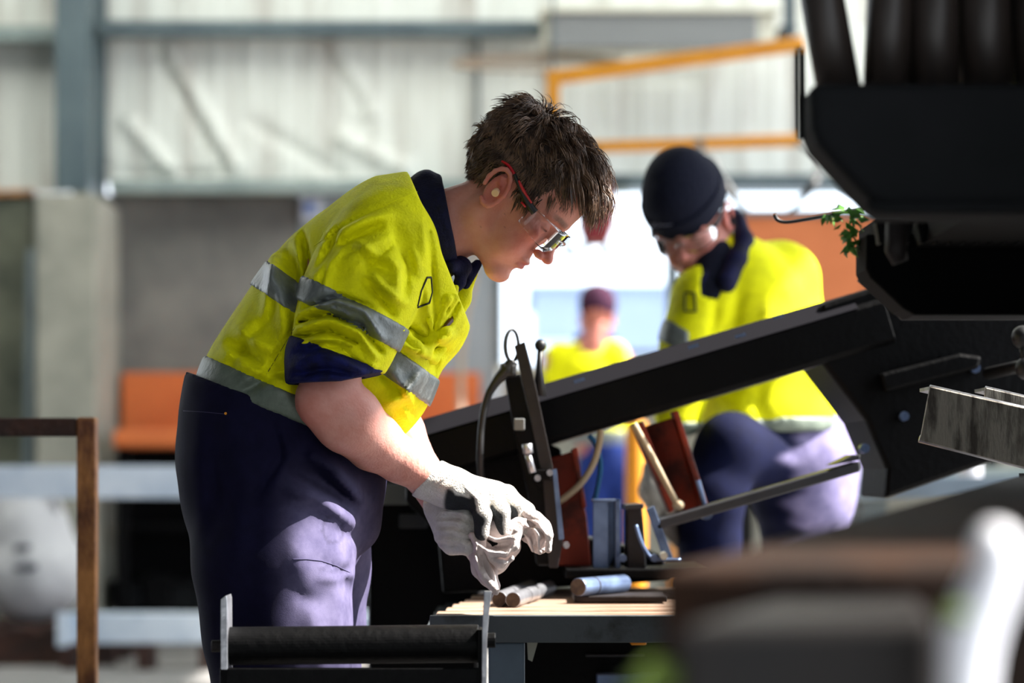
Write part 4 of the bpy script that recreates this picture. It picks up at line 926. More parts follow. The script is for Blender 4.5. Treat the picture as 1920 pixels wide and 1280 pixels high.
m = MB(); a_ = [P1(770,342,-25), P1(806,412,-108), P1(838,470,-112), P1(862,512,-70), P1(880,488,-66), P1(862,440,-90), P1(842,372,-80), P1(800,322,-18)]
# placket, pocket and pen
def strip(pts, wd, mt, name, parent, th=.0015, P=P1, label=None):
    """thin cloth strip along points (u, v, w)"""
    C_ = np.array([P(*p) for p in pts]); C_, _ = catmull(C_, np.zeros(len(C_)), 5); T = np.gradient(C_, axis=0); T /= np.linalg.norm(T, axis=1)[:,None]
    side = np.cross(T, [0,1,0]); side /= np.linalg.norm(side, axis=1)[:,None]; wq = wd/2
    V = np.concatenate([C_-side*wq+[0,-th,0], C_+side*wq+[0,-th,0], C_-side*wq+[0,th,0], C_+side*wq+[0,th,0]]); n = len(C_); Fc = []
    for i in range(n-1): Fc += [(i,i+1,n+i+1,n+i), (2*n+i,3*n+i,3*n+i+1,2*n+i+1), (i,2*n+i,2*n+i+1,i+1), (n+i,n+i+1,3*n+i+1,3*n+i)]
    o = link(name, V, Fc, mt, parent, smooth=False)
    if label: o['label'] = label
    return o
from mathutils.bvhtree import BVHTree
def surf(src, P, u, v, off=.002):
    """point on the cloth under pixel (u, v), found by looking along the line of sight"""
    if src not in BV:
        me = src.data; BV[src] = BVHTree.FromPolygons([tuple(q.co+src.location+src.parent.location) if src.parent else tuple(q.co+src.location) for q in me.vertices], [tuple(p.vertices) for p in me.polygons])
    o_ = Vector((0,0,CH)); t_ = Vector(at(u, v, 3.0).tolist()); d = (t_-o_).normalized()
    hit, nrm, i, dist = BV[src].ray_cast(o_, d)
    if hit is None: return at(u, v, YM)
    return np.array(hit)-np.array(d)*off
BV = {}
def stitch(src, pts, r, mt, name, parent, off=.0015, n=8, label=None, closed=False):
    Q_ = []
    for a, c in zip(pts[:-1], pts[1:]):
        for t in np.linspace(0, 1, n, endpoint=False): Q_.append(surf(src, None, a[0]*(1-t)+c[0]*t, a[1]*(1-t)+c[1]*t, off))
    Q_.append(surf(src, None, *pts[-1], off)); m = MB(); m.tube(Q_, r, 6, smooth_path=False); o = m.build(name, mt, parent, smooth=True)
    if label: o['label'] = label
    return o
stitch(shirt_o, [(783,574),(790,545),(801,520),(808,520),(810,548),(805,568),(783,576)], .0016, 'stitch_dark', 'pen_slot_trim', shirt_o, label='dark green edging of the pen slot')
stitch(shirt_o, [(576,470),(631,432),(678,405),(741,376),(800,352)], .0006, 'hivis', 'yoke_seam', shirt_o, off=.0)
stitch(shirt_o, [(500,701),(528,655),(553,614)], .0006, 'stitch_dark', 'side_seam', shirt_o, off=-.0002)
def onc(u, v, off=.0): return surf(shirt_o, None, u, v, off)
pen = MB(); pen.tube([onc(864,562,.006), onc(846,600,.006)], .0024, 10, smooth_path=False); pen.tube([onc(846,600,.006), onc(829,620,.007)], [.0042,.0036], 10, smooth_path=False)
o = pen.build('pen', 'pen', shirt_o); o['label'] = 'dark red pen clipped in the placket'
m = MB(); p = onc(800,668,.002); m.tube([p, p+np.array([.0,-.004,0])], .0052, 14, smooth_path=False); m.build('button', 'stitch_dark', shirt_o)
def puff(name, lines, mt, k=.008, nz=.003, it=1, lo=(-.24,3.5,1.02), hi=(.02,3.95,1.34)):
    s = SDF(lo, hi, .003)
    for pts in lines:
        Q_ = [(onc(u, v, off), r*S1) for u, v, off, r in pts]; s.chain(Q_, k=k)
    s.noise(nz, 70, 3); s.noise(nz*.4, 160, 4); return build_sdf(s, name, mt, shirt_o, it=it)
puff('pocket_flap', [[(752,618,.000,6),(765,628,.006,10),(792,640,.008,11),(812,632,.008,9)], [(760,632,.001,7),(778,648,.008,10),(806,655,.008,8)], [(806,600,.004,6),(812,630,.008,8),(800,662,.006,8)], [(812,640,.008,9),(835,622,.006,9),(848,612,.004,7)], [(790,660,.006,6),(812,672,.006,6),(828,655,.006,7)]], 'hivis', k=.014, nz=.004, it=2)
puff('placket', [[(842,505,.002,7),(838,560,.003,7),(820,610,.004,7),(808,640,.005,6)], [(858,520,.002,6),(852,560,.003,6),(836,596,.004,6)]], 'hivis')
un = SDF((-.12,3.55,1.1), (.02,3.95,1.32), .003); ch(un, [((872,500,-40),13),((862,530,-60),9),((850,552,-70),6)], .01); ch(un, [((895,495,-10),9),((872,540,-30),8)], .01); ch(un, [((846,500,-70),12),((862,498,-30),16),((868,505,10),16)], .01)
o = build_sdf(un, 'inner_collar', 'navy', shirt_o, it=1)
lp = SDF((-.12,3.55,1.1), (.02,3.95,1.32), .003); ch(lp, [((884,512,-10),12),((868,560,-28),13),((850,604,-40),12)], .012); lp.noise(.002, 70, 3)
build_sdf(lp, 'lapel', 'hivis', shirt_o, it=1)

# trousers
tr = SDF((-.60,3.44,.06), (-.15,4.16,1.16), .0055)
ch(tr, [((548,720,0),178,1.05),((526,800,0),180,1.12),((524,870,0),184,1.14),((530,930,0),180,1.12)], .03)
ch(tr, [((505,930,-70),150),((512,1060,-110),142),((522,1180,-112),134),((530,1300,-108),120),((528,1450,-105),104),((520,1650,-105),92),((510,1905,-105),84)], .03)
ch(tr, [((560,930,95),146),((570,1060,105),124),((572,1180,115),112),((575,1300,118),104),((572,1450,118),98),((566,1650,118),88),((560,1905,118),84)], .02)
ch(tr, [((662,930,-20),52),((668,985,-10),42)], .03); ch(tr, [((520,720,-20),150),((660,850,-20),60)], .05)
g = lambda pts, rad, amp: tr.fold(pts, rad, amp, 3.62, (.02,.14))
g([(511,800),(529,859),(484,926)], 10, -.010); g([(525,790),(545,850),(500,930)], 12, .008); g([(593,818),(575,840),(556,859)], 10, -.008)
g([(545,876),(590,898),(640,935),(672,972)], 15, -.017); g([(575,840),(620,875),(662,930),(692,965)], 16, .018); g([(540,915),(600,935),(650,970),(668,1000)], 16, .014)
g([(640,1000),(680,1010),(712,985)], 14, -.018); g([(547,1051),(602,1053),(658,1076)], 3, -.003); g([(547,1057),(602,1059),(656,1082)], 3, .002)
g([(655,1010),(664,1060),(630,1078)], 8, -.006); g([(560,1110),(580,1125),(600,1120)], 14, -.005); g([(640,1080),(655,1130),(660,1300)], 10, -.02)
g([(600,1085),(640,1085),(655,1075)], 8, .006); g([(390,800),(400,900),(395,1000)], 18, -.006); g([(430,780),(460,900),(440,1100)], 22, .006); g([(620,870),(655,900),(700,960)], 8, .006)
g([(580,1130),(600,1200),(610,1280)], 18, .006); g([(540,970),(560,1040),(580,1090)], 22, .006)
rr = [(624+19*math.cos(a), 993+25*math.sin(a)) for a in np.linspace(0, 2*math.pi, 15)]
g(rr, 3, -.0015)
tr.noise(.003, 18, 21); tr.noise(.0015, 46, 22)
cutline(tr, (360,700), (620,795), (500,1000), 3.8)
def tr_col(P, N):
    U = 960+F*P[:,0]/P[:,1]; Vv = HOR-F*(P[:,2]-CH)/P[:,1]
    sunlit_wear = np.exp(-(((U-620)/88)**4+((Vv-1080)/170)**4))*(N[:,0]*.75+.25-N[:,1]*.35 > .1)*sstep(-.1,.3,N[:,0]-.25*N[:,1]+.12*np.sin(P[:,2]*40))  # faded thigh and the sunlight on it, painted into the cloth colour
    far = (P[:,1] > YM+.01)*sstep(.2,.6,N[:,0])*(Vv > 1000)*.6  # sunlit side of the far leg, painted in the same way
    w_ = np.clip(np.maximum(sunlit_wear*.9, far), 0, 1)[:,None]
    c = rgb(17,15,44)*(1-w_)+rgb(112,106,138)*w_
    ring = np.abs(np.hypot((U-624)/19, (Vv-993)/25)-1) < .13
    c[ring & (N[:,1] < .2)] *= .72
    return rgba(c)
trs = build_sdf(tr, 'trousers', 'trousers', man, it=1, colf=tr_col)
stitch(trs, [(548,1048),(575,1048),(602,1051),(630,1060),(656,1073)], .0007, 'seam_thread', 'knee_patch_seam', trs, off=.0005)
stitch(trs, [(344,770),(380,772),(424,776)], .0005, 'seam_thread', 'pocket_seam', trs, off=.0003)
m = MB(); p = surf(trs, None, 423, 775, .001); m.sphere(p, .0022, 8, 6); m.build('rivet', 'orange_paint', trs)
for (u, w_) in ((520,-105),(572,118)):
    s = SDF(P1(u,1990,w_)-[.16,.2,.06], P1(u,1990,w_)+[.34,.2,.24], .008); p = P1(u,1990,w_); z = .05
    s.cap((p[0]-.03,p[1],z), (p[0]+.19,p[1]-.01,z-.012), .052, .042, k=.02); s.cap((p[0]-.02,p[1],z), (p[0]-.02,p[1],z+.14), .055, .06, k=.03); s.half((0,0,-1),(0,0,.002))
    build_sdf(s, 'boot', 'boot', man)

# gloves
def glove_col(palm_dir, cuff_pt, cuff_r, thr=.35):
    def f(P, N):
        c = np.tile(rgb(232,228,222), (len(P),1)); d = np.array(palm_dir, float); d /= np.linalg.norm(d)
        w_ = sstep(thr-.06, thr+.06, N@d)*sstep(cuff_r, cuff_r+.006, np.linalg.norm(P-cuff_pt, axis=1)); w_ = w_[:,None]
        return rgba(c*(1-w_)+rgb(44,48,52)*w_)
    return f
WOFF = 100
gl = SDF((-.18,3.64,.80), (.06,3.92,.97), .0019)
Wp = (803,898,-132)
ch(gl, [((795,894,-135),39),((818,903,-130),38)], .004)
ch(gl, [((806,900,-132),36),((850,916,-135),37,1.15),((885,925,-130),30,1.4)], .012)
KN = [((893,938,-158),18),((913,926,-134),19),((932,922,-108),20),((948,928,-80),20)]
for kp, r_ in KN: ch(gl, [((835,915,-130),26),(kp, r_)], .012)
FG = [[((893,938,-158),17),((905,966,-166),16),((903,999,-160),14)],
      [((917,928,-134),18),((940,958,-144),16.5),((945,999,-138),14)],
      [((938,924,-108),18),((968,950,-116),16.5),((977,996,-112),13.5)],
      [((950,930,-80),18),((986,958,-80),16),((990,1000,-78),13)]]
for f_ in FG: ch(gl, f_, .006)
ch(gl, [((838,925,-85),22),((870,950,-70),20),((898,975,-80),16),((915,998,-95),14)], .01)
for a_, c_ in (((858,893),(895,935)),((872,898),(912,930)),((895,905),(930,925))): gl.fold([a_, c_], 5, .0025, 3.735, (-.02,.06))
for k in range(6): gl.fold([(786+k*6,912-k*1+6),(822+k*5,876+k*3)], 2.4, -.0012 if k % 2 else .0012, 3.735, (.0,.08))
gl.fold([(838,905),(862,888)], 6, -.003, 3.735, (.0,.05)); gl.fold([(905,915),(925,905)], 5, -.003, 3.735, (.0,.05))
gl.noise(.0012, 110, 4)
cutline(gl, (780,918), (823,868), (900,930), 3.78)
gcol = glove_col((-.62,-.30,-.72), P1(800,896,-132), .052, .40)
g1 = build_sdf(gl, 'glove', 'glove', man, it=1, colf=gcol); g1['label'] = 'white knit work glove with a dark grey palm, on the near hand'
m = MB(); A_ = P1(780,918,-130); B_ = P1(823,868,-130); cc = (A_+B_)/2; ax = P1(860,915,-132)-P1(803,898,-132); ax /= np.linalg.norm(ax); e1 = (B_-A_)/np.linalg.norm(B_-A_); e2 = np.cross(ax, e1); e2 /= np.linalg.norm(e2); rr_ = np.linalg.norm(B_-A_)/2*1.02
m.tube([cc+e1*math.cos(t)*rr_+e2*math.sin(t)*rr_ for t in np.linspace(0, 2*math.pi, 30)], .0026, 8, smooth_path=False); m.build('cuff_hem', 'glove_hem' if 'glove_hem' in MATS else 'rag', g1, smooth=True)
WOFF = 45
gl = SDF((-.15,3.66,.74), (.02,3.92,.92), .0022)
ch(gl, [((828,948,-12),36),((842,972,-30),34,1.2)], .01)
ch(gl, [((842,968,-30),36,1.2),((850,1000,-52),36,1.3)], .012)
for k, (u, v) in enumerate(((842,968),(834,988),(834,1008),(846,1026))):
    ch(gl, [((u,v,-62),14),((u+30,v-2,-84),14.5),((u+52-3*k,v+8,-76),12.5),((u+50-3*k,v+14,-58),11)], .005)
ch(gl, [((860,965,-60),16),((886,972,-72),14),((900,990,-74),12)], .008)
for k in range(8): gl.fold([(822-k,962+k*8),(850,958+k*9),(884,966+k*9)], 3, -.0035 if k % 2 else .003, 3.80, (-.04,.04))
gl.noise(.0022, 90, 6)
g2 = build_sdf(gl, 'glove', 'glove', man, it=1, colf=lambda P, N: rgba(np.tile(rgb(226,222,216), (len(P),1)))); g2['label'] = 'white knit work glove, on the far hand'

WOFF = 88
# rag: a folded cloth, ribbons of one sheet
def ribbon(m, rows, waves=3, amp=.006, th=.0016, nx=18, seed=0):
    """rows: (left point, right point, wave amplitude) in (u, v, w)"""
    L_, _ = catmull(np.array([P1(*r_[0]) for r_ in rows]), np.zeros(len(rows)), 7); R_, _ = catmull(np.array([P1(*r_[1]) for r_ in rows]), np.zeros(len(rows)), 7); n = len(L_)
    V = []; t = np.linspace(0, 1, nx)
    for i in range(n):
        p = i/(n-1); y = amp*(np.sin(t*waves*2*math.pi+seed+p*2.2)+.5*np.sin(t*waves*4.4+seed*2+p*5))*(.5+.5*p) 
        x = .25*amp*np.sin(t*waves*5+seed+p*7)
        c = L_[i][None]*(1-t[:,None])+R_[i][None]*t[:,None]; c[:,1] += y-.01*np.sin(np.pi*t); c[:,2] += x; V.append(c)
    V = np.array(V); G = V.reshape(-1,3); du = np.gradient(V, axis=1); dv = np.gradient(V, axis=0); nn = np.cross(du, dv).reshape(-1,3); nn /= np.linalg.norm(nn, axis=1)[:,None]+1e-12
    A_ = G+nn*th; B_ = G-nn*th; N_ = len(G); Fc = []
    for i in range(n-1):
        for j in range(nx-1):
            q = (i*nx+j, i*nx+j+1, (i+1)*nx+j+1, (i+1)*nx+j); Fc += [q, tuple(z_+N_ for z_ in q[::-1])]
    bd_ = [(0,j,0,j+1) for j in range(nx-1)]+[(n-1,j+1,n-1,j) for j in range(nx-1)]+[(i+1,0,i,0) for i in range(n-1)]+[(i,nx-1,i+1,nx-1) for i in range(n-1)]
    for a,b_,c_,d_ in bd_: p_, q_ = a*nx+b_, c_*nx+d_; Fc.append((p_, p_+N_, q_+N_, q_))
    m.add(np.concatenate([A_, B_]), Fc)
sg = SDF((-.16,3.64,.70), (.08,3.90,.90), .0018)
def drape(pts, ys=.6, k=.008): ch(sg, [(p, r_, ys) for p, r_ in pts], k)
drape([((905,992,-120),22),((950,1006,-125),24),((972,985,-120),16)])                              # roll held in the fingers
drape([((880,1000,-105),16),((896,1030,-110),22),((930,1050,-112),24),((958,1024,-118),20)])
drape([((892,1010,-128),13),((895,1040,-130),14),((900,1068,-126),15),((915,1082,-122),16),((927,1098,-118),9),((930,1110,-116),6)], .5)
drape([((912,1040,-110),16),((925,1062,-108),14)], .6)
drape([((880,1020,-100),10),((898,1048,-104),12),((915,1055,-104),12)], .6)
drape([((984,972,-90),17),((1006,996,-92),26),((1012,1016,-92),22)], .55, .01); drape([((980,960,-92),11),((996,976,-90),18),((1022,1004,-90),12),((1026,1018,-90),9)], .5)
for pts, w_, r_ in (([(885,1005),(900,1035),(940,1052),(966,1024),(968,996)],-146,8),([(900,1000),(930,1016),(960,1008)],-150,7),([(890,1018),(893,1050),(905,1078),(926,1102)],-146,7),([(915,1042),(938,1060),(958,1046)],-140,7),
    ([(985,962),(1010,975),(1030,1003),(1028,1030)],-112,7),([(988,1000),(1000,1030)],-114,6),([(1008,992),(1012,1034)],-116,6),([(880,1012),(886,1034),(908,1048)],-122,8),([(905,1052),(910,1082)],-146,5),([(906,1030),(934,1040),(952,1022)],-146,6)):
    ch(sg, [((u_,v_,w_),r_) for u_, v_ in pts], .005)
for pts, rad, amp in (([(900,1000),(925,1018),(955,1016)],5,-.008), ([(890,1012),(915,1032),(950,1036),(968,1010)],5,.006), ([(905,1020),(930,1028),(955,1022)],4,-.008), ([(893,1015),(893,1045),(906,1078)],4,.006), ([(908,1030),(912,1060),(922,1078)],4,-.008),
    ([(900,1050),(904,1075)],4,-.004), ([(986,985),(1002,992),(1018,1010)],4,.006), ([(990,998),(1000,1010),(1003,1030)],4,-.008), ([(984,990),(992,1008)],4,-.006), ([(1008,990),(1016,1008),(1012,1030)],4,-.005), ([(925,1045),(950,1046),(962,1030)],4,-.005), ([(880,1010),(888,1030),(905,1046)],4,-.006),([(985,972),(1008,980),(1028,1008)],3,.004)):
    sg.fold(pts, rad*.85, amp*1.7, 3.785, (-.06,.04))
sg.noise(.0016, 60, 14); sg.noise(.0008, 150, 15)
rag = build_sdf(sg, 'rag', 'rag', None, it=1)
tag(rag, 'crumpled off white cotton rag held in the bent man\'s gloved hands', 'rag')
m = MB(); ribbon(m, [((988,962,-96),(1024,1002,-96)),((984,985,-98),(1028,1020,-98)),((978,1012,-98),(1020,1032,-98))], 2, .005, seed=2); m.build('loose_edge', 'rag', rag, smooth=True)
m = MB(); ribbon(m, [((884,1012,-134),(912,1006,-134)),((890,1046,-136),(912,1040,-136)),((896,1076,-134),(924,1070,-132)),((922,1108,-128),(934,1106,-126))], 1.5, .004, seed=1); m.build('loose_edge', 'rag', rag, smooth=True)

WOFF = 0
# glasses
def glasses(fr, parent, temple, tint='lens_clear', shield=1.0):
    gob = bpy.data.objects.new('safety_glasses', None); COL.objects.link(gob); gob.parent = parent; o0 = fr((.1,0,.01)); gob.location = Vector((o0-ORG[parent]).tolist()); ORG[gob] = o0
    for q in (-1, 1):
        V = []; nu, nv = 16, 8
        for i in range(nu+1):
            th = math.radians(6+i/nu*72)
            for j in range(nv+1):
                t = j/nv; top = .025-.004*(i/nu); bot = -.019+.012*max(0, 1-i/4)+.008*(i/nu)**2
                z = bot+(top-bot)*t; rx = .096; ry = .073
                V.append(fr((.020+rx*math.cos(th)**.62, q*ry*math.sin(th)**.95, z)))
        V = np.array(V); nr = V-fr((.02,0,.003)); nr /= np.linalg.norm(nr, axis=1)[:,None]; W = V-nr*.0016; N_ = len(V)
        Fc = []
        for i in range(nu):
            for j in range(nv):
                a = i*(nv+1)+j; q4 = (a, a+1, a+nv+2, a+nv+1); Fc += [q4, tuple(z_+N_ for z_ in q4[::-1])]
        for i in range(nu):
            for j in (0, nv): a = i*(nv+1)+j; Fc.append((a, a+nv+1, a+nv+1+N_, a+N_))
        for j in range(nv):
            for i in (0, nu): a = i*(nv+1)+j; Fc.append((a, a+1, a+1+N_, a+N_))
        o = link('lens', V.tolist()+W.tolist(), Fc, tint, gob, smooth=True)
        m = MB(); m.tube([V[i*(nv+1)+nv] for i in range(0, nu+1, 2)], .0011, 8, smooth_path=False); m.build('lens_rim', tint, gob, smooth=True)
        T = [(.064,q*.071,.016),(.045,q*.077,.019),(.02,q*.0825,.027),(.002,q*.085,.0345),(-.014,q*.084,.037),(-.027,q*.082,.034)]
        m = MB(); m.tube([fr(t_) for t_ in T[:4]], [.0062,.0055,.003,.0025], 10); m.build('temple', 'black_rubber', gob, smooth=True)
        if temple == 'red':
            m = MB(); m.tube([fr(t_) for t_ in ((.052,q*.079,.0225),(.03,q*.083,.027),(.014,q*.086,.0325))], [.0015,.0027,.0016], 8); m.tube([fr(t_) for t_ in ((.05,q*.0795,.012),(.04,q*.0815,.0125))], .0016, 8); o = m.build('temple_inlay', 'red_plastic', gob, smooth=True)
            m = MB(); m.tube([fr(t_) for t_ in T[3:]], [.0026,.0024,.0018], 8); m.build('temple_tip', 'red_plastic', gob, smooth=True)
        else:
            m = MB(); m.tube([fr(t_) for t_ in T[3:]], .002, 8); m.build('temple_tip', 'black_rubber', gob, smooth=True)
    m = MB(); m.tube([fr((.114,-.009,.006)), fr((.119,0,.012)), fr((.114,.009,.006))], .003, 8); m.build('nose_bridge', tint, gob, smooth=True)
    return gob
glasses(H1, man, 'red')['label'] = 'clear safety glasses with red and black temples'
m = MB(); m.tube([H1((.001,-.083,-.003)), H1((.004,-.094,-.007))], [.0052,.0062], 14, smooth_path=False); o = m.build('ear_plug', 'foam', man, smooth=False, bevel=.001); o['label'] = 'cream foam ear plug'

# hair
def hair(fr, parent, n=9000, seed=3):
    rg = np.random.default_rng(seed); m = None
    base = SDF(fr.O-.17, fr.O+.17, .0035); base.fr = fr
    base.ell((.0,0,.056), (.105,.082,.088), k=.005)
    # hairline: cut away the face, the ears' front and the neck
    X, Y, Z = np.meshgrid(*base.ax, indexing='ij', sparse=True)
    dx, dy, dz = X-fr.O[0], Y-fr.O[1], Z-fr.O[2]
    l = [dx*fr.R[0,i]+dy*fr.R[1,i]+dz*fr.R[2,i] for i in range(3)]
    def line(x): return np.interp(x, [-.11,-.09,-.06,-.035,-.022,-.008,.012,.03,.05,.07,.085,.11], [-.02,-.028,-.030,-.022,.0,.038,.036,.0,.03,.055,.078,.09])
    base.V = np.maximum(base.V, (line(l[0])-l[2]).astype(np.float32)); base.fr = Frame((0,0,0), np.eye(3))
    ho = build_sdf(base, 'hair', 'hair_base', parent, it=2); ho['label'] = 'tousled brown hair'
    # strands
    V, Fc = [], []; g_l = fr.R.T@np.array([0,0,-1.]); nclump = 420
    def scalp(nn):
        out = []
        while len(out) < nn:
            d = rg.normal(size=3); d /= np.linalg.norm(d); p = np.array([0,0,.056])+d*np.array([.103,.080,.087])
            if p[2] > line(p[0])+.001: out.append((p, d/np.array([.103,.080,.087])))
        return out
    C_ = scalp(nclump); cp = np.array([c[0] for c in C_]); wh = np.array([-.045,.0,.135])
    cdir = rg.normal(size=(nclump,3)); clen = rg.uniform(.75,1.25,nclump)
    for p, nrm in scalp(n):
        nrm = nrm/np.linalg.norm(nrm); ci = int(np.argmin(((cp-p)**2).sum(1)))
        top = sstep(.06, .12, p[2]); front = sstep(0, .08, p[0])
        tan = p-wh; tan = tan-nrm*(tan@nrm); tan /= np.linalg.norm(tan)+1e-9
        if p[0] > -.03: tan = tan*.6+np.array([.55,0,0])
        if p[2] < .06 and p[0] < .02: tan = np.array([-.25*(p[0] > -.06),0,-1.])
        if p[2] < .08 and p[0] > .02: tan = np.array([.25,0,-1.])
        L_ = (.019+.028*top+.008*front*top+.010*front)*clen[ci]*rg.uniform(.75,1.15)
        if p[2] < .02: L_ = .016*rg.uniform(.7,1.2)
        d = tan+nrm*(.35+.45*top)+cdir[ci]*.42+rg.normal(size=3)*.14; d /= np.linalg.norm(d)
        pts = [p-nrm*.002]; q = p.copy(); seg = 6; tgt = cp[ci]-p
        curl = cdir[(ci*7) % nclump]
        for k in range(seg):
            t = (k+1)/seg
            d = d+g_l*(.16+.22*front)*t+tan*.16+tgt*6*t-nrm*(.10+.22*front)*t+curl*.20*math.sin(t*6); d /= np.linalg.norm(d)
            q = q+d*L_/seg
            # keep outside the skull
            e = (q-np.array([0,0,.056]))/np.array([.105,.082,.089]); el = np.linalg.norm(e)
            if el < 1: q = np.array([0,0,.056])+e/el*np.array([.105,.082,.089])
            pts.append(q.copy())
        W = np.array([fr(z_) for z_ in pts]); T = np.gradient(W, axis=0); T /= np.linalg.norm(T, axis=1)[:,None]+1e-9
        sd_ = np.cross(T, rg.normal(size=3)); sd_ /= np.linalg.norm(sd_, axis=1)[:,None]+1e-9; bn = np.cross(T, sd_)
        rad = .00085*np.array([1,1,1,.9,.75,.5,.12])[:len(W)]*rg.uniform(.6,1.25)
        b0 = len(V)
        for i in range(len(W)):
            for a in (0, 2.094, 4.189): V.append(W[i]+rad[i]*(sd_[i]*math.cos(a)+bn[i]*math.sin(a)))
        for i in range(len(W)-1):
            for a in range(3): Fc.append((b0+i*3+a, b0+i*3+(a+1)%3, b0+i*3+3+(a+1)%3, b0+i*3+3+a))
    o = link('strands', V, Fc, 'hair', ho, smooth=True); o['kind'] = 'stuff'; return ho
hair(H1, man)

# ------------------------------------------------------------------ the second man, in a beanie, behind the saw
Y2 = 5.3; S2 = Y2/F
def P2(u, v, w=0.0): return at(u, v, Y2+w*S2)
def ch2(s, pts, k=.02, mode='u'): return ch(s, pts, k, mode, S2, P2)
H2 = head_frame(P2(1298, 420, 20), 30, -24, 0, -90)
r_ = Matrix.Rotation(math.radians(-8), 3, 'Y'); H2 = Frame(H2.O, np.array(r_)@H2.R)
hc = H2((.02,0,.0)); lo = np.array(P2(1170,0,-150)); 
b = SDF((.22,4.95,-.02), (.92,5.85,1.68), .012, (hc-[.12,.13,.14], hc+[.12,.13,.14]), .0032)
ch2(b, [((1330,470,30),52,1.0),((1362,520,50),60,1.1)], .02)
ch2(b, [((1385,540,60),80,1.5),((1405,640,70),95,1.3),((1440,760,80),95,1.25),((1490,860,90),100,1.2)], .04)
for sh, el_, wr in (((1310,560,-40),(1275,720,-60),(1245,880,-70)), ((1475,540,100),(1500,700,40),(1380,840,-60))):
    ch2(b, [(sh,52),(el_,38),(wr,24)], .03)
ch2(b, [((1455,860,20),60),((1370,842,-78),44),((1330,930,-88),42),((1330,1100,-80),40),((1420,1560,20),34)], .03)
for hp, kn, an in ( ((1540,890,130),(1500,1140,110),(1560,1570,150)),): ch2(b, [(hp,70),(kn,50),(an,38)], .03)
sdf_head(b, H2)
man2 = build_sdf(b, 'person', 'skin', it=1, colf=lambda P, N: rgba(head_cols(H2, P, N, base=rgb(200,140,126), red=.8)))
tag(man2, 'second man in a black beanie and yellow shirt behind the black saw bow', 'person')
glasses(H2, man2, 'black')['label'] = 'clear safety glasses'
s = SDF(H2.O-[.16,.16,.12], H2.O+[.16,.16,.22], .004); s.fr = H2
s.ell((.0,0,.074), (.114,.090,.092), k=.01); s.ell((-.006,0,.125), (.075,.060,.05), k=.02)
s.fr = Frame((0,0,0), np.eye(3)); n_ = H2.R@np.array([-.30,0,-1.]); s.noise(.003, 26, 3); s.half(n_, H2((.0,0,.048)))
bn = build_sdf(s, 'beanie', 'beanie_black', man2, it=1); bn['label'] = 'black knitted beanie'
s = SDF(H2.O-[.16,.16,.12], H2.O+[.16,.16,.22], .004); s.fr = H2
s.ell((.0,0,.072), (.119,.094,.104), k=.01); s.fr = Frame((0,0,0), np.eye(3)); s.noise(.002, 26, 4); s.half(n_, H2((.0,0,.042))); s.half(-n_, H2((0,0,.092)))
cu = build_sdf(s, 'turned_cuff', 'beanie_black', bn, it=1)
BV2 = {}
lg = MB()
for k, (u, hh) in enumerate(zip(np.linspace(1223,1259,12), (7,5,6,8,5,6,5,8,6,5,6,5))):
    p = surf2 = None
    me_pts = [np.array(v_.co)+np.array(cu.location)+np.array(bn.location)+np.array(man2.location) for v_ in ()]
    v0 = 422-(u-1223)*.08
    A_ = at(u, v0+hh/2, 5.0); B_ = at(u+(1 if k % 2 else -1), v0-hh/2, 5.0); lg.bar(A_, B_, .0034, .002, up=(0,1,0))
tree = BVHTree.FromPolygons([tuple(Vector(v_.co)+Vector(ORG[cu].tolist())) for v_ in cu.data.vertices], [tuple(p_.vertices) for p_ in cu.data.polygons])
Vn = []
for v_ in lg.v:
    o_ = Vector((0,0,CH)); d = (Vector(v_)-o_).normalized(); h_, *_r = tree.ray_cast(o_, d); Vn.append(np.array(h_ if h_ else Vector(v_))-np.array(d)*.0012*(1 if True else 0))
lg.v = [tuple(v_) for v_ in Vn]; lg.f = [f for f in lg.f]
o = lg.build('embroidery', 'logo_thread', cu)
# shirt
def t2():
    s = SDF((.20,4.9,.78), (.86,5.85,1.58), .007)
    ch2(s, [((1368,505,50),72,1.2),((1392,565,60),112,1.35),((1400,660,65),124,1.25),((1425,745,75),118,1.2),((1455,800,80),110,1.2),((1470,830,85),108,1.2)], .03)
    ch2(s, [((1332,578,-10),62),((1460,520,110),70)], .04)
    ch2(s, [((1318,560,-40),62),((1295,640,-60),52),((1280,720,-70),48),((1270,780,-75),44)], .03)
    ch2(s, [((1468,530,90),66),((1490,620,60),58),((1482,700,20),56),((1440,760,-20),52),((1405,785,-40),46)], .03)
    g = lambda pts, rad, amp: s.fold(pts, rad, amp, 5.1, (-.02,.2))
    g([(1352,540),(1345,600),(1330,650)], 9, -.02); g([(1395,540),(1385,600),(1392,640)], 10, -.012); g([(1455,560),(1440,600)], 10, .012); g([(1480,520),(1500,560)], 8, .008); g([(1340,720),(1350,780)], 10, -.015); g([(1440,700),(1430,760),(1450,800)], 10, -.015); g([(1400,740),(1380,800)], 8, .01)
    s.noise(.005, 16, 31); s.noise(.002, 40, 32); return s
T2 = t2(); s = T2.clone(); cutline(s, (1300,815), (1540,805), (1400,700), 5.3)
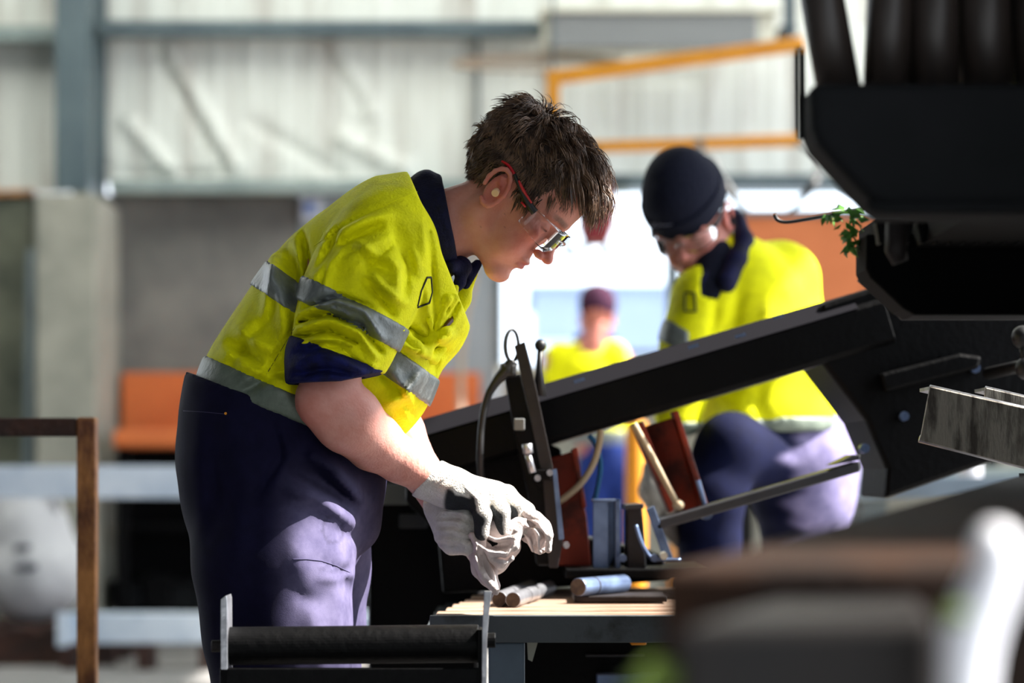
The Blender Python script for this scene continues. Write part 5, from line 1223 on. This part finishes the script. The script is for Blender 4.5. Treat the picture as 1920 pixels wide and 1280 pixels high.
# open V at the neck
nk = SDF((.20,4.9,.78), (.86,5.85,1.58), .007); ch2(nk, [((1345,495,-30),30),((1325,560,-130),14),((1316,610,-150),6)], .01); s.minus(nk)
sh2 = build_sdf(s, 'shirt', 'hivis', man2, it=1)
s = T2.clone(); s.grow(.003); cutline(s, (1300,790), (1540,780), (1400,815), 5.3); cutline(s, (1300,818), (1540,808), (1400,780), 5.3); build_sdf(s, 'reflective_band', 'reflective_hem', sh2)['label'] = 'grey reflective band at the hem'
s = T2.clone(); s.grow(.003); cutline(s, (1240,588), (1330,650), (1260,660), 5.2); cutline(s, (1240,640), (1330,700), (1260,600), 5.2); cutline(s, (1292,500), (1292,700), (1260,600), 5.2); build_sdf(s, 'reflective_band', 'reflective', sh2)['label'] = 'grey reflective band on the sleeve'
s = SDF((.30,4.9,1.1), (.66,5.7,1.62), .004)
ch2(s, [((1385,412,40),14,1.6),((1394,450,0),19,1.4),((1382,490,-45),20,1.2),((1362,530,-85),19,1.0)], .012); ch2(s, [((1375,405,90),16,1.6),((1340,440,130),16)], .02); ch2(s, [((1318,520,-70),13),((1310,560,-90),10)], .01)
s.noise(.002, 40, 3); build_sdf(s, 'collar', 'navy', sh2)
s = SDF((.28,4.9,1.0), (.54,5.5,1.5), .005); ch2(s, [((1345,500,0),52),((1330,555,-52),40),((1320,610,-60),22)], .02); build_sdf(s, 'undershirt', 'beanie_black', man2)
m = MB(); pts = [(1284,548),(1302,549),(1305,584),(1284,583),(1284,548)]
tree = BVHTree.FromPolygons([tuple(Vector(v_.co)+Vector(ORG[sh2].tolist())) for v_ in sh2.data.vertices], [tuple(p_.vertices) for p_ in sh2.data.polygons])
Q_ = []
for a, c in zip(pts[:-1], pts[1:]):
    for t in np.linspace(0, 1, 6, endpoint=False):
        o_ = Vector((0,0,CH)); d = (Vector(at(a[0]*(1-t)+c[0]*t, a[1]*(1-t)+c[1]*t, 4.0).tolist())-o_).normalized(); h_, *_r = tree.ray_cast(o_, d)
        if h_: Q_.append(np.array(h_)-np.array(d)*.002)
if len(Q_) > 4: m.tube(Q_+[Q_[0]], .0022, 6, smooth_path=False); m.build('pen_slot_trim', 'stitch_dark', sh2)
# trousers
s = SDF((.22,4.9,.02), (1.0,5.95,1.18), .009)
ch2(s, [((1460,790,80),100,1.2),((1500,860,85),104,1.15),((1505,920,80),98,1.1)], .03)
ch2(s, [((1450,850,20),80),((1370,840,-80),62),((1330,930,-90),60),((1330,1100,-80),58),((1370,1400,-20),52),((1420,1560,20),48)], .03)
ch2(s, [((1530,880,110),84),((1510,1000,110),76),((1500,1200,120),64),((1560,1560,150),56)], .03)
s.noise(.006, 14, 41); s.noise(.003, 34, 42)
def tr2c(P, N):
    U = 960+F*P[:,0]/P[:,1]; w_ = (sstep(1470, 1510, U+14*np.sin(P[:,2]*60)+10*np.sin(P[:,2]*131))*1.0)[:,None]  # paler right hip: sunlight on faded cloth, painted into the colour
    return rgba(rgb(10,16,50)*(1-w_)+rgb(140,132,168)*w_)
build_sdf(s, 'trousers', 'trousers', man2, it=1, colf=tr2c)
# work gloves: white back, dark palm
s = SDF((.24,4.9,.60), (.5,5.4,1.03), .004)
ch2(s, [((1232,880,-72),27),((1232,920,-75),32,1.1),((1245,950,-78),32,1.2)], .012)
for k in range(4): ch2(s, [((1226+k*11,952,-95+k*10),12),((1240+k*13,985,-112+k*10),12),((1262+k*10,1005,-100+k*10),11),((1272+k*8,1018,-80+k*8),10)], .006)
ch2(s, [((1252,930,-96),14),((1280,940,-104),12),((1296,960,-92),10)], .008)
s.noise(.002, 60, 5); pc = P2(1232,900,-72)
g3 = build_sdf(s, 'glove', 'glove', man2, it=1, colf=lambda P, N: (lambda w_: rgba(rgb(212,206,196)*(1-w_)+rgb(96,88,84)*w_))(sstep(.08,.10,np.linalg.norm(P-pc, axis=1)+.012*np.sin(P[:,0]*160))[:,None])); g3['label'] = 'white and grey work glove'
for (u, w_) in ((1420,20),(1560,150)):
    p = P2(u,1660,w_); s = SDF(p-[.34,.25,.1], p+[.16,.2,.3], .01); s.cap((p[0]+.03,p[1],.05),(p[0]-.12,p[1]-.1,.04),.052,.044,k=.02); s.cap((p[0]+.02,p[1],.05),(p[0]+.02,p[1],.2),.055,.06,k=.03); s.half((0,0,-1),(0,0,.002)); build_sdf(s, 'boot', 'boot', man2)

# ------------------------------------------------------------------ the far man, seen from behind
Y3 = 11.5; S3 = Y3/F
def P3(u, v, w=0.0): return at(u, v, Y3+w*S3)
def ch3(s, pts, k=.02, mode='u'): return ch(s, pts, k, mode, S3, P3)
H3 = head_frame(P3(1119, 600, 0), 12, -14, 0, 90)
hc = H3.O
b = SDF((.1,11.1,-.02), (.75,12.0,1.85), .02, (hc-[.11,.12,.13], hc+[.11,.12,.13]), .006)
ch3(b, [((1119,615,-6),19),((1115,640,-8),22)], .02); ch3(b, [((1105,680,0),48,.7),((1112,780,0),44,.7),((1130,840,0),46,.7)], .04)
for sx in (-1, 1): ch3(b, [((1100+sx*62,672,0),22),((1112+sx*74,750,10),17),((1118+sx*52,800,60),13),((1118+sx*20,800,110),12)], .02); ch3(b, [((1136+sx*24,840,0),28),((1140+sx*26,1040,10),20),((1140+sx*28,1225,0),17)], .02)
sdf_head(b, H3)
man3 = build_sdf(b, 'person', 'skin', it=1, colf=lambda P, N: rgba(head_cols(H3, P, N, base=rgb(190,120,104), red=.5)))
tag(man3, 'far man seen from behind in a plum beanie and yellow shirt, standing at the window', 'person')
s = SDF(hc-[.16,.16,.1], hc+[.16,.16,.24], .007); s.fr = H3; s.ell((0,0,.075), (.110,.090,.092), k=.01); s.ell((-.01,0,.115), (.085,.070,.055), k=.03); s.fr = Frame((0,0,0), np.eye(3)); s.half(H3.R@np.array([.1,0,-1.]), H3((0,0,-.008)))
s.noise(.002, 40, 2); build_sdf(s, 'beanie', 'beanie_plum', man3)['label'] = 'plum knitted beanie'
s = SDF((.05,11.0,.4), (.85,12.1,1.6), .013)
ch3(s, [((1110,662,0),34,.8),((1103,690,0),58,.65),((1108,760,0),60,.62),((1135,815,0),58,.65),((1138,845,0),56,.65)], .03)
for sx in (-1, 1): ch3(s, [((1098+sx*50,668,0),30),((1106+sx*62,705,5),27),((1112+sx*70,750,15),24),((1118+sx*56,790,50),21)], .03)
s.noise(.008, 10, 51); T3 = s.clone(); cutline(s, (1050,826), (1220,834), (1120,700), Y3); sh3 = build_sdf(s, 'shirt', 'hivis', man3)
for (va, vb, l_) in ((800,832,'pale reflective hem band'),(725,745,'reflective band across the back')):
    q = T3.clone(); q.grow(.006); cutline(q, (1050,va), (1220,va+8), (1120,vb+20), Y3); cutline(q, (1050,vb), (1220,vb+8), (1120,va-20), Y3); build_sdf(q, 'reflective_band', 'reflective', sh3)['label'] = l_
s = SDF((.2,11.2,1.2), (.7,11.9,1.7), .008); ch3(s, [((1086,636,0),11),((1118,628,-14),12),((1148,640,0),10)], .02); build_sdf(s, 'collar', 'navy_blue', sh3)
s = SDF((.15,11.1,.02), (.85,12.0,1.15), .013)
ch3(s, [((1138,825,0),52,.75),((1140,870,0),54,.75)], .03)
for sx in (-1, 1): ch3(s, [((1140+sx*25,870,0),34),((1140+sx*27,1040,8),28),((1142+sx*28,1225,0),24)], .015)
cutline(s, (1050,826), (1220,834), (1120,900), Y3); s.noise(.008, 9, 52); build_sdf(s, 'trousers', 'navy_blue', man3)
for sx in (-1, 1):
    p = P3(1142+sx*28, 1255, 0); s = SDF(p*[1,1,0]+[-.15,-.2,-.02], p*[1,1,0]+[.15,.34,.25], .012); s.cap((p[0],p[1],.05),(p[0],p[1]+.17,.045),.05,.042,k=.02); s.cap((p[0],p[1],.05),(p[0],p[1],.16),.05,.055,k=.03); s.half((0,0,-1),(0,0,.002)); build_sdf(s, 'boot', 'boot', man3)
